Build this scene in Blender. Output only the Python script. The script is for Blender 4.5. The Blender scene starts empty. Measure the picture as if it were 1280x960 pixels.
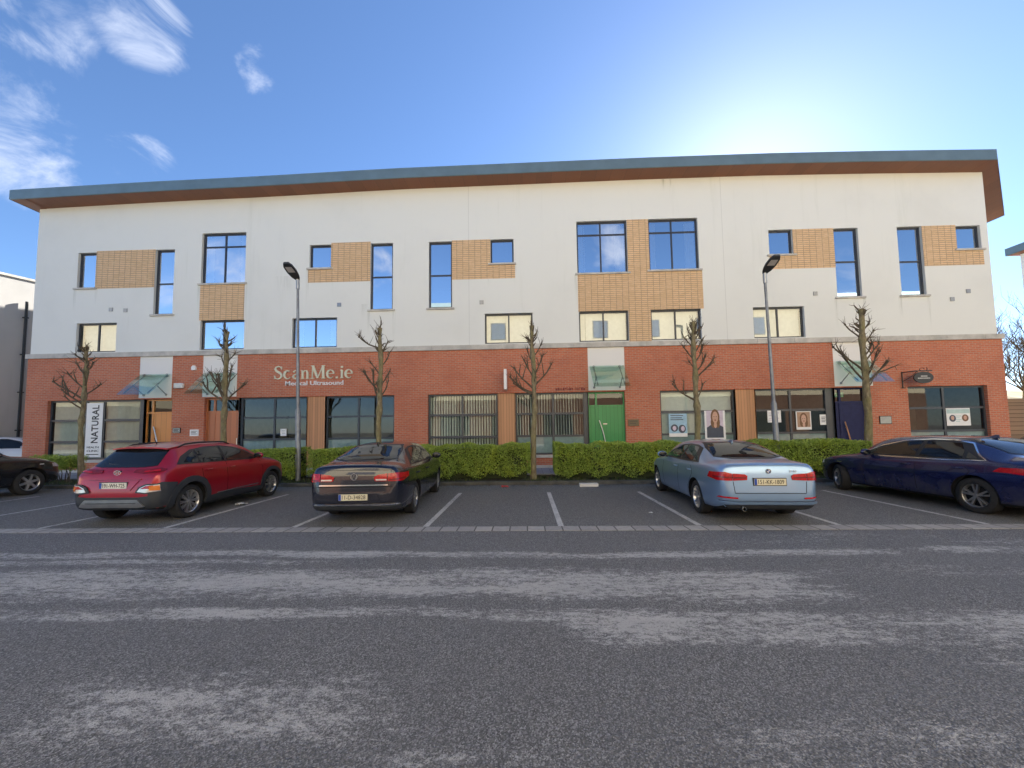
import bpy, bmesh, math, random
import numpy as np
from mathutils import Vector, Matrix
from mathutils.bvhtree import BVHTree
R = math.radians
SC = bpy.context.scene
COL = SC.collection
random.seed(7)

# ------------------------------------------------------------------ camera
CAM_H = 1.7
F_PX = 485.0
YAW, PITCH, ROLL, SHIFT = 0.034869, 0.06367, -0.013495, 26.5

def cam_basis():
    fw = Vector((-math.sin(YAW) * math.cos(PITCH), math.cos(YAW) * math.cos(PITCH), math.sin(PITCH)))
    r = Vector((math.cos(YAW), math.sin(YAW), 0))
    u = r.cross(fw)
    return fw, r * math.cos(ROLL) + u * math.sin(ROLL), u * math.cos(ROLL) - r * math.sin(ROLL)

FW, RT, UP = cam_basis()
cd = bpy.data.cameras.new('camera')
cam = bpy.data.objects.new('camera', cd)
COL.objects.link(cam)
m = Matrix.Identity(4)
for i in range(3):
    m[i][0], m[i][1], m[i][2] = RT[i], UP[i], -FW[i]
m[2][3] = CAM_H
cam.matrix_world = m
cd.sensor_width = 36
cd.lens = F_PX / 1280 * 36
cd.shift_y = SHIFT / 1280
cd.clip_start = 0.05
cd.clip_end = 5000
SC.camera = cam

def ray(px, py):
    return FW + RT * ((px - 640) / F_PX) - UP * ((py - 480 - SHIFT) / F_PX)

def on_wall(px, py, y=16.2):
    """survey of the photo: metres on the vertical plane y"""
    d = ray(px, py)
    t = y / d.y
    return d.x * t, CAM_H + d.z * t

def on_ground(px, py, z=0.0):
    d = ray(px, py)
    t = (z - CAM_H) / d.z
    return d.x * t, d.y * t

# ------------------------------------------------------------------ mesh collector
class MB:
    def __init__(s):
        s.v, s.f, s.mi = [], [], []
        s.cur = 0
    def add(s, vs, fs):
        o = len(s.v)
        s.v += [tuple(p) for p in vs]
        for f in fs:
            s.f.append(tuple(i + o for i in f))
            s.mi.append(s.cur)
        return s
    def quad(s, a, b, c, d):
        return s.add([a, b, c, d], [(0, 1, 2, 3)])
    def box(s, x0, x1, y0, y1, z0, z1):
        return s.add([(x0, y0, z0), (x1, y0, z0), (x1, y1, z0), (x0, y1, z0), (x0, y0, z1), (x1, y0, z1), (x1, y1, z1), (x0, y1, z1)],
                     [(0, 3, 2, 1), (4, 5, 6, 7), (0, 1, 5, 4), (1, 2, 6, 5), (2, 3, 7, 6), (3, 0, 4, 7)])
    def tube(s, path, rad, n=8, caps=True):
        path = [Vector(p) for p in path]
        k = len(path)
        if not hasattr(rad, '__len__'):
            rad = [rad] * k
        rings = []
        prev = None
        for i, p in enumerate(path):
            t = (path[min(i + 1, k - 1)] - path[max(i - 1, 0)])
            if t.length < 1e-9:
                t = Vector((0, 0, 1))
            t.normalize()
            if prev is None:
                a = Vector((1, 0, 0)) if abs(t.x) < .8 else Vector((0, 1, 0))
                nrm = t.cross(a).normalized()
            else:
                nrm = (prev - t * prev.dot(t))
                nrm = nrm.normalized() if nrm.length > 1e-6 else t.orthogonal().normalized()
            prev = nrm
            b = t.cross(nrm)
            rings.append([p + (nrm * math.cos(2 * math.pi * j / n) + b * math.sin(2 * math.pi * j / n)) * rad[i] for j in range(n)])
        vs = [q for r in rings for q in r]
        fs = []
        for i in range(k - 1):
            for j in range(n):
                fs.append((i * n + j, i * n + (j + 1) % n, (i + 1) * n + (j + 1) % n, (i + 1) * n + j))
        if caps:
            fs.append(tuple(range(n - 1, -1, -1)))
            fs.append(tuple((k - 1) * n + j for j in range(n)))
        return s.add(vs, fs)
    def lathe(s, prof, axis='X', n=32, c=(0, 0, 0)):
        vs, fs = [], []
        k = len(prof)
        for (a, r) in prof:
            for j in range(n):
                t = 2 * math.pi * j / n
                if axis == 'X':
                    vs.append((c[0] + a, c[1] + r * math.cos(t), c[2] + r * math.sin(t)))
                else:
                    vs.append((c[0] + r * math.cos(t), c[1] + r * math.sin(t), c[2] + a))
        for i in range(k - 1):
            for j in range(n):
                fs.append((i * n + j, i * n + (j + 1) % n, (i + 1) * n + (j + 1) % n, (i + 1) * n + j))
        return s.add(vs, fs)
    def ball(s, c, r, n=12, m=8):
        vs, fs = [], []
        for i in range(m + 1):
            th = math.pi * i / m
            for j in range(n):
                ph = 2 * math.pi * j / n
                vs.append((c[0] + r[0] * math.sin(th) * math.cos(ph), c[1] + r[1] * math.sin(th) * math.sin(ph), c[2] + r[2] * math.cos(th)))
        for i in range(m):
            for j in range(n):
                fs.append((i * n + j, (i + 1) * n + j, (i + 1) * n + (j + 1) % n, i * n + (j + 1) % n))
        return s.add(vs, fs)
    def prism(s, poly, y0, y1):
        """poly of (x,z), extruded from y0 to y1"""
        n = len(poly)
        vs = [(x, y0, z) for x, z in poly] + [(x, y1, z) for x, z in poly]
        fs = [tuple(range(n)), tuple(range(2 * n - 1, n - 1, -1))]
        fs += [(i, i + n, (i + 1) % n + n, (i + 1) % n) for i in range(n)]
        return s.add(vs, fs)
    def merge(s, other, M=None):
        vs = [tuple(M @ Vector(p)) for p in other.v] if M is not None else other.v
        o = len(s.v)
        s.v += vs
        for f, mi in zip(other.f, other.mi):
            s.f.append(tuple(i + o for i in f))
            s.mi.append(mi)
        return s
    def build(s, name, mats, parent=None, smooth=False, loc=None, recalc=True):
        me = bpy.data.meshes.new(name)
        me.from_pydata(s.v, [], s.f)
        if not isinstance(mats, (list, tuple)):
            mats = [mats]
        for mt in mats:
            me.materials.append(mt)
        if len(mats) > 1:
            me.polygons.foreach_set('material_index', s.mi)
        if recalc:
            bm = bmesh.new(); bm.from_mesh(me)
            bmesh.ops.remove_doubles(bm, verts=bm.verts, dist=1e-5)
            bmesh.ops.recalc_face_normals(bm, faces=bm.faces)
            bm.to_mesh(me); bm.free()
        o = bpy.data.objects.new(name, me)
        COL.objects.link(o)
        if smooth:
            smooth_mesh(me)
        if parent is not None:
            o.parent = parent
        if loc is not None:
            o.location = loc
        return o

def smooth_mesh(me, ang=35):
    me.polygons.foreach_set('use_smooth', [True] * len(me.polygons))
    try:
        me.set_sharp_from_angle(angle=R(ang))
    except Exception:
        pass

def tag(o, label=None, cat=None, group=None, kind=None):
    if label: o['label'] = label
    if cat: o['category'] = cat
    if group: o['group'] = group
    if kind: o['kind'] = kind
    return o

def thing(name, label, cat, loc=(0, 0, 0), rz=0.0, group=None):
    o = bpy.data.objects.new(name, None)
    COL.objects.link(o)
    o.empty_display_size = .3
    o.location = loc
    o.rotation_euler = (0, 0, rz)
    return tag(o, label, cat, group)

def text_mb(s, h, depth=.01, bold=0.0, spacing=1.0):
    """lettering as a mesh: x right, z up, front face at y=0, cap height h, left bottom at the origin"""
    c = bpy.data.curves.new('lettering', 'FONT')
    c.body = s
    c.size = 1.0
    c.offset = bold
    c.space_character = spacing
    c.resolution_u = 3
    o = bpy.data.objects.new('lettering', c)
    COL.objects.link(o)
    dg = bpy.context.evaluated_depsgraph_get()
    dg.update()
    me = o.evaluated_get(dg).to_mesh()
    vs = [v.co.copy() for v in me.vertices]
    fs = [tuple(p.vertices) for p in me.polygons]
    o.evaluated_get(dg).to_mesh_clear()
    bpy.data.objects.remove(o)
    bpy.data.curves.remove(c)
    k = h / 0.70
    x0 = min(v.x for v in vs)
    mb = MB()
    n = len(vs)
    # front faces plus side walls
    V = [((v.x - x0) * k, 0, v.y * k) for v in vs] + [((v.x - x0) * k, depth, v.y * k) for v in vs]
    cnt = {}
    for f in fs:
        for a, b in zip(f, f[1:] + f[:1]):
            cnt[(a, b)] = 1
    F = list(fs)
    for (a, b) in cnt:
        if (b, a) not in cnt:
            F.append((b, a, a + n, b + n))
    mb.add(V, F)
    mb.width = (max(v.x for v in vs) - x0) * k
    return mb

# ------------------------------------------------------------------ materials
class NT:
    def __init__(s, name):
        s.m = bpy.data.materials.new(name)
        s.m.use_nodes = True
        s.t = s.m.node_tree
        s.b = s.t.nodes['Principled BSDF']
        s.out = s.t.nodes['Material Output']
    def n(s, typ, **kw):
        nd = s.t.nodes.new(typ)
        for k, v in kw.items():
            setattr(nd, k, v)
        return nd
    def l(s, a, b):
        s.t.links.new(a, b)
    def put(s, sock, v):
        if hasattr(v, 'is_linked') or isinstance(v, bpy.types.NodeSocket):
            s.l(v, sock)
        else:
            sock.default_value = v
    def math(s, op, a, b=0.0, c=0.0, clamp=False):
        nd = s.n('ShaderNodeMath', operation=op, use_clamp=clamp)
        for i, v in enumerate((a, b, c)):
            s.put(nd.inputs[i], v)
        return nd.outputs[0]
    def coord(s, kind='Object'):
        return s.n('ShaderNodeTexCoord').outputs[kind]
    def mapv(s, v, scale=(1, 1, 1), loc=(0, 0, 0), rot=(0, 0, 0)):
        nd = s.n('ShaderNodeMapping')
        s.l(v, nd.inputs[0])
        nd.inputs['Scale'].default_value = scale
        nd.inputs['Location'].default_value = loc
        nd.inputs['Rotation'].default_value = rot
        return nd.outputs[0]
    def noise(s, v, scale, detail=3, rough=.55, dist=0.0):
        nd = s.n('ShaderNodeTexNoise')
        s.l(v, nd.inputs['Vector'])
        nd.inputs['Scale'].default_value = scale
        nd.inputs['Detail'].default_value = detail
        nd.inputs['Roughness'].default_value = rough
        nd.inputs['Distortion'].default_value = dist
        return nd.outputs['Fac']
    def ramp(s, f, stops, interp='LINEAR'):
        nd = s.n('ShaderNodeValToRGB')
        nd.color_ramp.interpolation = interp
        e = nd.color_ramp.elements
        while len(e) < len(stops):
            e.new(.5)
        for el, (p, c) in zip(e, stops):
            el.position = p
            el.color = (*c, 1) if len(c) == 3 else c
        s.put(nd.inputs[0], f)
        return nd.outputs[0]
    def mix(s, f, a, b, mode='MIX'):
        nd = s.n('ShaderNodeMix', data_type='RGBA', blend_type=mode)
        s.put(nd.inputs[0], f)
        for sock, v in ((nd.inputs[6], a), (nd.inputs[7], b)):
            if isinstance(v, tuple):
                sock.default_value = (*v, 1) if len(v) == 3 else v
            else:
                s.l(v, sock)
        return nd.outputs[2]
    def step(s, f, lo, hi):
        nd = s.n('ShaderNodeMapRange', interpolation_type='SMOOTHSTEP')
        s.put(nd.inputs[0], f)
        nd.inputs[1].default_value = lo
        nd.inputs[2].default_value = hi
        return nd.outputs[0]
    def bump(s, h, strength=.3, dist=.01):
        nd = s.n('ShaderNodeBump')
        s.l(h, nd.inputs['Height'])
        nd.inputs['Strength'].default_value = strength
        nd.inputs['Distance'].default_value = dist
        s.l(nd.outputs[0], s.b.inputs['Normal'])
    def col(s, c):
        s.put(s.b.inputs['Base Color'], (*c, 1) if isinstance(c, tuple) else c)
    def set(s, **kw):
        for k, v in kw.items():
            s.put(s.b.inputs[k.replace('_', ' ')], v)
        return s
    def xz(s, v):
        sp = s.n('ShaderNodeSeparateXYZ'); s.l(v, sp.inputs[0])
        cb = s.n('ShaderNodeCombineXYZ')
        s.l(sp.outputs[0], cb.inputs[0]); s.l(sp.outputs[2], cb.inputs[1])
        return cb.outputs[0]

def plain(name, c, rough=.5, metal=0.0, var=.12, vs=6.0, **kw):
    t = NT(name)
    v = t.coord()
    f = t.noise(v, vs, 4)
    lo = tuple(x * (1 - var) for x in c); hi = tuple(min(1, x * (1 + var)) for x in c)
    t.col(t.ramp(f, [(.3, lo), (.7, hi)]))
    t.set(Roughness=rough, Metallic=metal, **kw)
    return t.m

def mat_render(name, c=(.76, .77, .735), stain=.10, drips=(), joints=()):
    t = NT(name)
    v = t.coord()
    big = t.noise(v, .35, 5, .6)
    streak = t.noise(t.mapv(v, (2.2, 2.2, .14)), 1.0, 5, .65)
    fine = t.noise(v, 60, 3)
    a = t.mix(t.math('MULTIPLY', t.step(big, .45, .75), .55), c, tuple(x * (1 - stain) for x in c))
    b = t.mix(t.math('MULTIPLY', t.step(streak, .58, .80), .28), a, (c[0] * .72, c[1] * .74, c[2] * .70))
    d = t.mix(t.math('MULTIPLY', t.step(fine, .3, .8), .08), b, (c[0] * .8, c[1] * .8, c[2] * .8))
    if drips or joints:
        sp = t.n('ShaderNodeSeparateXYZ'); t.l(v, sp.inputs[0])
        sx, sz = sp.outputs[0], sp.outputs[2]
        tot = None
        dn = t.noise(t.mapv(v, (26, 1, .9)), 1.0, 4, .65)
        for (x_, z_, w_, l_, a_) in drips:
            e = t.math('SUBTRACT', 1.0, t.step(t.math('ABSOLUTE', t.math('SUBTRACT', sx, x_)), w_ * .3, w_))
            h = t.math('MULTIPLY', t.step(sz, z_ - l_, z_), t.math('LESS_THAN', sz, z_))
            k = t.math('MULTIPLY', t.math('MULTIPLY', e, h), a_)
            tot = k if tot is None else t.math('MAXIMUM', tot, k)
        if tot is not None:
            d = t.mix(t.math('MULTIPLY', tot, t.step(dn, .38, .62)), d, (c[0] * .48, c[1] * .50, c[2] * .45))
        for x_ in joints:
            d = t.mix(t.math('MULTIPLY', t.math('LESS_THAN', t.math('ABSOLUTE', t.math('SUBTRACT', sx, x_)), .010), .4), d, (c[0] * .5, c[1] * .5, c[2] * .5))
    t.col(d); t.set(Roughness=.9); t.bump(fine, .25, .004)
    return t.m

def mat_brick(name, cols, mortar, bw=.225, bh=.075, offset=.5, msize=.011, var=.5, ref=(0, 0)):
    t = NT(name)
    v = t.mapv(t.xz(t.coord()), (1, 1, 1), (ref[0], ref[1], 0))
    nd = t.n('ShaderNodeTexBrick')
    nd.offset = offset
    t.l(v, nd.inputs['Vector'])
    nd.inputs['Color1'].default_value = (*cols[0], 1)
    nd.inputs['Color2'].default_value = (*cols[1], 1)
    nd.inputs['Mortar'].default_value = (*mortar, 1)
    nd.inputs['Scale'].default_value = 1.0
    nd.inputs['Mortar Size'].default_value = msize
    nd.inputs['Mortar Smooth'].default_value = .15
    nd.inputs['Bias'].default_value = -.1
    nd.inputs['Brick Width'].default_value = bw
    nd.inputs['Row Height'].default_value = bh
    big = t.noise(t.coord(), .7, 5, .6)
    fine = t.noise(t.mapv(t.coord(), (9, 9, 26)), 1.0, 2)
    c = t.mix(t.math('MULTIPLY', t.step(big, .35, .75), var), nd.outputs['Color'], tuple(x * .8 for x in cols[1]))
    c = t.mix(t.math('MULTIPLY', t.step(fine, .5, .72), .45), c, cols[2])
    t.col(c); t.set(Roughness=.85)
    inv = t.math('SUBTRACT', 1.0, nd.outputs['Fac'])
    t.bump(inv, .5, .008)
    return t.m

def mat_boards(name, c, pitch=.1, axis='X', rough=.5, gap=.06, var=.35):
    t = NT(name)
    v = t.coord()
    sp = t.n('ShaderNodeSeparateXYZ'); t.l(v, sp.inputs[0])
    a = sp.outputs['XYZ'.index(axis)]
    q = t.math('DIVIDE', a, pitch)
    fr = t.math('FRACT', q)
    idn = t.math('FLOOR', q)
    wn = t.n('ShaderNodeTexWhiteNoise', noise_dimensions='1D'); t.l(idn, wn.inputs['W'])
    sc = {'X': (30, 4, 1.2), 'Y': (4, 30, 1.2), 'Z': (1.2, 4, 30)}[axis]
    gr = t.noise(t.mapv(v, sc), 1.0, 4, .6)
    f = t.math('ADD', t.math('MULTIPLY', wn.outputs[0], .6), t.math('MULTIPLY', gr, .5))
    col = t.mix(f, tuple(x * (1 - var) for x in c), tuple(min(1, x * (1 + var)) for x in c))
    g = t.math('LESS_THAN', fr, gap)
    col = t.mix(g, col, tuple(x * .25 for x in c))
    t.col(col); t.set(Roughness=rough)
    t.bump(t.math('SUBTRACT', 1.0, g), .4, .01)
    return t.m

def mat_glass(name, base=.12, tint=(.75, .8, .8), rough=.012, wave=.0):
    t = NT(name)
    t.t.nodes.remove(t.b)
    tr = t.n('ShaderNodeBsdfTransparent'); tr.inputs[0].default_value = (*tint, 1)
    gl = t.n('ShaderNodeBsdfGlossy'); gl.inputs['Color'].default_value = (.95, .97, 1, 1); gl.inputs['Roughness'].default_value = rough
    ge = t.n('ShaderNodeNewGeometry')
    dp = t.n('ShaderNodeVectorMath', operation='DOT_PRODUCT')
    t.l(ge.outputs['Normal'], dp.inputs[0]); t.l(ge.outputs['Incoming'], dp.inputs[1])
    graze = t.math('POWER', t.math('SUBTRACT', 1.0, t.math('ABSOLUTE', dp.outputs['Value']), clamp=True), 5.0)
    f = t.math('ADD', t.math('MULTIPLY', graze, 1.0 - base - .07), base + .07, clamp=True)
    if wave:
        nz = t.noise(t.coord(), 1.3, 1)
        bp = t.n('ShaderNodeBump'); bp.inputs['Strength'].default_value = wave; bp.inputs['Distance'].default_value = .05
        t.l(nz, bp.inputs['Height']); t.l(bp.outputs[0], gl.inputs['Normal'])
    mx = t.n('ShaderNodeMixShader')
    t.l(f, mx.inputs[0]); t.l(tr.outputs[0], mx.inputs[1]); t.l(gl.outputs[0], mx.inputs[2])
    t.l(mx.outputs[0], t.out.inputs[0])
    return t.m

def mat_paint(name, c, metal=.3, rough=.3, flake=.05, dirt=.35, coat=.9):
    t = NT(name)
    v = t.coord()
    fl = t.noise(v, 900, 1)
    a = t.mix(t.math('MULTIPLY', fl, flake * 2), c, tuple(min(1, x * 1.5 + .01) for x in c))
    sp = t.n('ShaderNodeSeparateXYZ'); t.l(v, sp.inputs[0])
    dn = t.noise(v, 5, 4)
    low = t.math('MULTIPLY', t.math('SUBTRACT', 1.0, t.step(sp.outputs[2], .15, .75)), t.step(dn, .3, .75))
    d = t.math('MULTIPLY', low, dirt)
    t.col(t.mix(d, a, (.16, .15, .135)))
    t.set(Metallic=metal, Roughness=t.math('ADD', t.math('MULTIPLY', d, .6), rough))
    t.b.inputs['Coat Weight'].default_value = coat
    t.b.inputs['Coat Roughness'].default_value = .03
    return t.m

def mat_bark(name):
    t = NT(name)
    v = t.coord()
    a = t.noise(t.mapv(v, (14, 14, 5)), 1.0, 5, .65)
    g = t.noise(v, 2.5, 3)
    c = t.ramp(a, [(.3, (.085, .066, .04)), (.55, (.21, .175, .105)), (.75, (.36, .31, .20))])
    c = t.mix(t.math('MULTIPLY', t.step(g, .4, .7), .55), c, (.22, .21, .075))
    t.col(c); t.set(Roughness=.9); t.bump(a, .5, .01)
    return t.m

def mat_leaf(name, a, b, c):
    t = NT(name)
    gi = t.n('ShaderNodeNewGeometry')
    f = gi.outputs['Random Per Island']
    col = t.ramp(f, [(0, a), (.5, b), (1, c)])
    big = t.noise(t.coord(), 1.6, 3)
    col = t.mix(t.math('MULTIPLY', t.step(big, .45, .7), .4), col, (b[0] * 1.7, b[1] * 1.35, b[2] * .8))
    t.col(col); t.set(Roughness=.45)
    tl = t.n('ShaderNodeBsdfTranslucent'); t.l(col, tl.inputs[0])
    mx = t.n('ShaderNodeMixShader'); mx.inputs[0].default_value = .3
    t.l(t.b.outputs[0], mx.inputs[1]); t.l(tl.outputs[0], mx.inputs[2]); t.l(mx.outputs[0], t.out.inputs[0])
    return t.m

M = {}
M['render'] = mat_render('painted_render')
M['render_door'] = mat_render('door_panel_render', (.80, .79, .76), .06)
M['brick'] = mat_brick('red_brick', [(.57, .17, .085), (.46, .125, .065), (.62, .24, .14)], (.44, .29, .21))
M['buff'] = mat_brick('buff_brick', [(.74, .51, .30), (.66, .445, .25), (.80, .59, .38)], (.36, .25, .16), .26, .085, 0.0, .012, .25)
M['stone'] = plain('cast_stone', (.50, .48, .44), .85, var=.2, vs=3)
M['frame'] = plain('window_frame_grey', (.045, .052, .062), .4)
M['frame_up'] = plain('upper_frame_charcoal', (.032, .036, .048), .4)
M['zinc'] = plain('zinc_fascia', (.155, .215, .235), .45, .4, var=.1, vs=1.5)
M['soffit'] = mat_boards('soffit_boards', (.23, .085, .04), .62, 'X', .55, .012, .16)
M['cedar'] = mat_boards('cedar_boards', (.50, .255, .125), .115, 'X', .6, .07, .22)
M['door_wood'] = mat_boards('door_oak', (.64, .26, .065), .24, 'X', .4, .03, .14)
M['door_wood2'] = mat_boards('door_redwood', (.46, .16, .065), .24, 'X', .4, .03, .14)
M['door_green'] = mat_boards('door_green_paint', (.035, .26, .075), .16, 'X', .35, .05, .1)
M['door_navy'] = plain('door_navy_paint', (.016, .020, .075), .6, Specular_IOR_Level=.25)
M['steel'] = plain('brushed_steel', (.62, .61, .58), .3, .9)
M['glass_up'] = mat_glass('window_glass_upper', .60, (.6, .66, .70), wave=.01)
M['glass_mid'] = mat_glass('window_glass_middle', .06, (.7, .74, .72), wave=.01)
M['glass_shop'] = mat_glass('window_glass_shop', -.015, (.72, .80, .79), wave=.008)
M['glass_canopy'] = mat_glass('canopy_glass', .06, (.80, .92, .87), .05)
M['frost'] = plain('frosted_film', (.36, .43, .43), .25)
M['blind'] = plain('blind_fabric', (.86, .85, .78), .8, var=.06)
M['curtain'] = plain('curtain_fabric', (.75, .72, .66), .9, var=.08)
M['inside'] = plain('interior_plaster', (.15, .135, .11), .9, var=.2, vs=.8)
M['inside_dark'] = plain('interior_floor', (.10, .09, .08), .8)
M['white'] = plain('white_plastic', (.80, .80, .79), .4, var=.03)
M['offwhite'] = plain('off_white_paint', (.70, .69, .66), .5, var=.06)
M['cream'] = plain('cream_letter', (.66, .66, .50), .5, var=.05)
M['black'] = plain('black_plastic', (.012, .012, .013), .45)
M['rubber'] = plain('tyre_rubber', (.018, .018, .018), .85, var=.3, vs=20)
M['dark'] = plain('dark_cavity', (.006, .006, .006), .95)
M['clad'] = plain('dark_cladding', (.028, .032, .038), .6)
M['alloy'] = plain('alloy_wheel', (.55, .55, .56), .28, .85)
M['alloy_d'] = plain('alloy_grey', (.33, .33, .33), .35, .8)
M['chrome'] = plain('chrome', (.75, .75, .75), .12, 1.0, var=.02)
M['tint'] = plain('car_glass', (.010, .012, .014), .03, var=.05, Specular_IOR_Level=.5)
M['red_lens'] = plain('red_lens', (.40, .006, .012), .10, var=.35, vs=30)
M['red_dark'] = plain('dark_red_lens', (.16, .008, .012), .15, var=.1)
M['amber'] = plain('amber_lens', (.75, .22, .04), .15)
M['clear_lens'] = plain('clear_lens', (.62, .60, .58), .12, .3)
M['plate'] = plain('number_plate', (.66, .62, .46), .45, var=.03)
M['plate_w'] = plain('number_plate_white', (.72, .71, .64), .45, var=.03)
M['ink'] = plain('black_ink', (.02, .02, .025), .5)
M['blue'] = plain('blue_band', (.02, .07, .35), .5)
M['bark'] = mat_bark('bark')
M['twig'] = plain('twig_bark', (.10, .078, .052), .9, var=.35, vs=12)
M['lamp_pole'] = plain('galvanised_steel', (.20, .215, .235), .5, .35, var=.25, vs=4)
M['leaf'] = mat_leaf('hedge_leaf', (.17, .25, .035), (.28, .40, .06), (.41, .52, .10))
M['hedge_core'] = plain('hedge_shade_core', (.022, .03, .010), .95)
M['grass'] = mat_leaf('grass_blade', (.03, .06, .012), (.055, .09, .02), (.10, .11, .04))
M['concrete'] = mat_render('stained_concrete', (.43, .43, .425), .3)
M['timber'] = mat_boards('retaining_timber', (.30, .21, .135), .22, 'Z', .85, .1, .2)
M['cream'+'_wall'] = mat_render('cream_render', (.72, .64, .46), .06)
M['brick_dark'] = mat_brick('brown_brick', [(.20, .10, .06), (.15, .075, .045), (.24, .13, .08)], (.2, .16, .13))
# ================================================================== SETTING
def asphalt(name, base, patches=True):
    t = NT(name)
    v = t.coord()
    agg = t.n('ShaderNodeTexVoronoi', feature='F1'); t.l(v, agg.inputs['Vector']); agg.inputs['Scale'].default_value = 125
    agg2 = t.n('ShaderNodeTexVoronoi', feature='F1'); t.l(v, agg2.inputs['Vector']); agg2.inputs['Scale'].default_value = 48
    big = t.noise(v, .8, 5, .6)
    c = t.ramp(agg.outputs['Color'], [(.15, tuple(x * .4 for x in base)), (.55, base), (.93, tuple(x * 2.4 for x in base))])
    c = t.mix(t.step(big, .3, .75), tuple(x * .8 for x in base), c)
    c = t.mix(.65, c, t.ramp(agg.outputs['Color'], [(.15, tuple(x * .4 for x in base)), (.55, base), (.95, tuple(x * 2.8 for x in base))]))
    if patches:
        sp = t.n('ShaderNodeSeparateXYZ'); t.l(v, sp.inputs[0])
        x, y = sp.outputs[0], sp.outputs[1]
        wob = t.math('MULTIPLY', t.math('SUBTRACT', t.noise(t.mapv(v, (.25, .25, 1)), 1.0, 2), .5), .7)
        yy = t.math('ADD', y, wob)
        def band(y0, w, x0=-99, x1=99, amp=1.0):
            d = t.math('ABSOLUTE', t.math('SUBTRACT', yy, y0))
            b = t.math('SUBTRACT', 1.0, t.step(d, w * .35, w * 1.35))
            if x0 > -90:
                b = t.math('MULTIPLY', b, t.step(x, x0 - .6, x0 + .6))
            if x1 < 90:
                b = t.math('MULTIPLY', b, t.math('SUBTRACT', 1.0, t.step(x, x1 - .8, x1 + .8)))
            return t.math('MULTIPLY', b, amp)
        bands = [band(5.42, .17, -12.0, 5.0, 1.0), band(5.55, .2, 5.4, 30, .9), band(4.45, .52, -7.0, 3.4, 1.0), band(4.75, .2, 2.6, 20, .55), band(3.50, .36, .4, 9, 1.0), band(3.72, .15, -6, .9, .95),
                 band(2.45, .35, -3.2, -.6, .8), band(2.2, .25, .9, 3.2, .6), band(6.1, .35, 2.0, 20, .35)]
        bands += [band(4.05, .10, -1.5, 3.0, .7), band(5.1, .12, -8, -2.5, .7), band(3.05, .25, 3.0, 9, .55), band(2.75, .12, -3.5, -1.4, .5), band(1.95, .2, -1.2, .2, .45)]
        s = bands[0]
        for b in bands[1:]:
            s = t.math('MAXIMUM', s, b)
        n1 = t.noise(t.mapv(v, (.5, 2.2, 1)), 1.0, 12, .72)
        n2 = t.noise(t.mapv(v, (1, 1.8, 1)), 9, 8, .8)
        n3 = t.noise(t.mapv(v, (1, 1.3, 1)), 38, 3, .7)
        q = t.math('ADD', t.math('ADD', t.math('MULTIPLY', s, .20), t.math('MULTIPLY', n1, .62)), t.math('ADD', t.math('MULTIPLY', n2, .78), t.math('MULTIPLY', n3, .34)))
        core = t.step(q, 1.068, 1.086)
        fringe = t.math('MULTIPLY', t.step(q, .98, 1.05), t.step(agg.outputs['Distance'], .32, .58))
        mask = t.math('MULTIPLY', t.math('MAXIMUM', core, t.math('MULTIPLY', fringe, .7)), t.step(s, .02, .3))
        mask = t.math('MULTIPLY', mask, t.math('ADD', .6, t.math('MULTIPLY', t.step(agg.outputs['Distance'], .1, .5), .4)))
        dust = t.mix(t.noise(v, 5, 3), (.43, .42, .395), (.62, .60, .565))
        c = t.mix(t.math('MULTIPLY', mask, .85), c, dust)
        tr = t.noise(t.mapv(v, (.12, 1.1, 1)), 1.0, 4, .6)
        c = t.mix(t.math('MULTIPLY', t.step(tr, .5, .75), .32), c, (.19, .187, .184))
    else:
        n1 = t.noise(v, 1.4, 6, .65)
        c = t.mix(t.math('MULTIPLY', t.step(n1, .56, .72), .22), c, (.10, .098, .092))
        sp2 = t.noise(v, 7, 3, .6)
        c = t.mix(t.math('MULTIPLY', t.step(sp2, .68, .76), .35), c, (.12, .115, .105))
    t.col(c)
    t.set(Roughness=t.math('ADD', .55, t.math('MULTIPLY', big, .35)))
    h = t.math('ADD', t.math('MULTIPLY', agg.outputs['Distance'], .6), t.math('MULTIPLY', agg2.outputs['Distance'], .6))
    t.bump(h, .8, .012)
    return t.m

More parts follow.
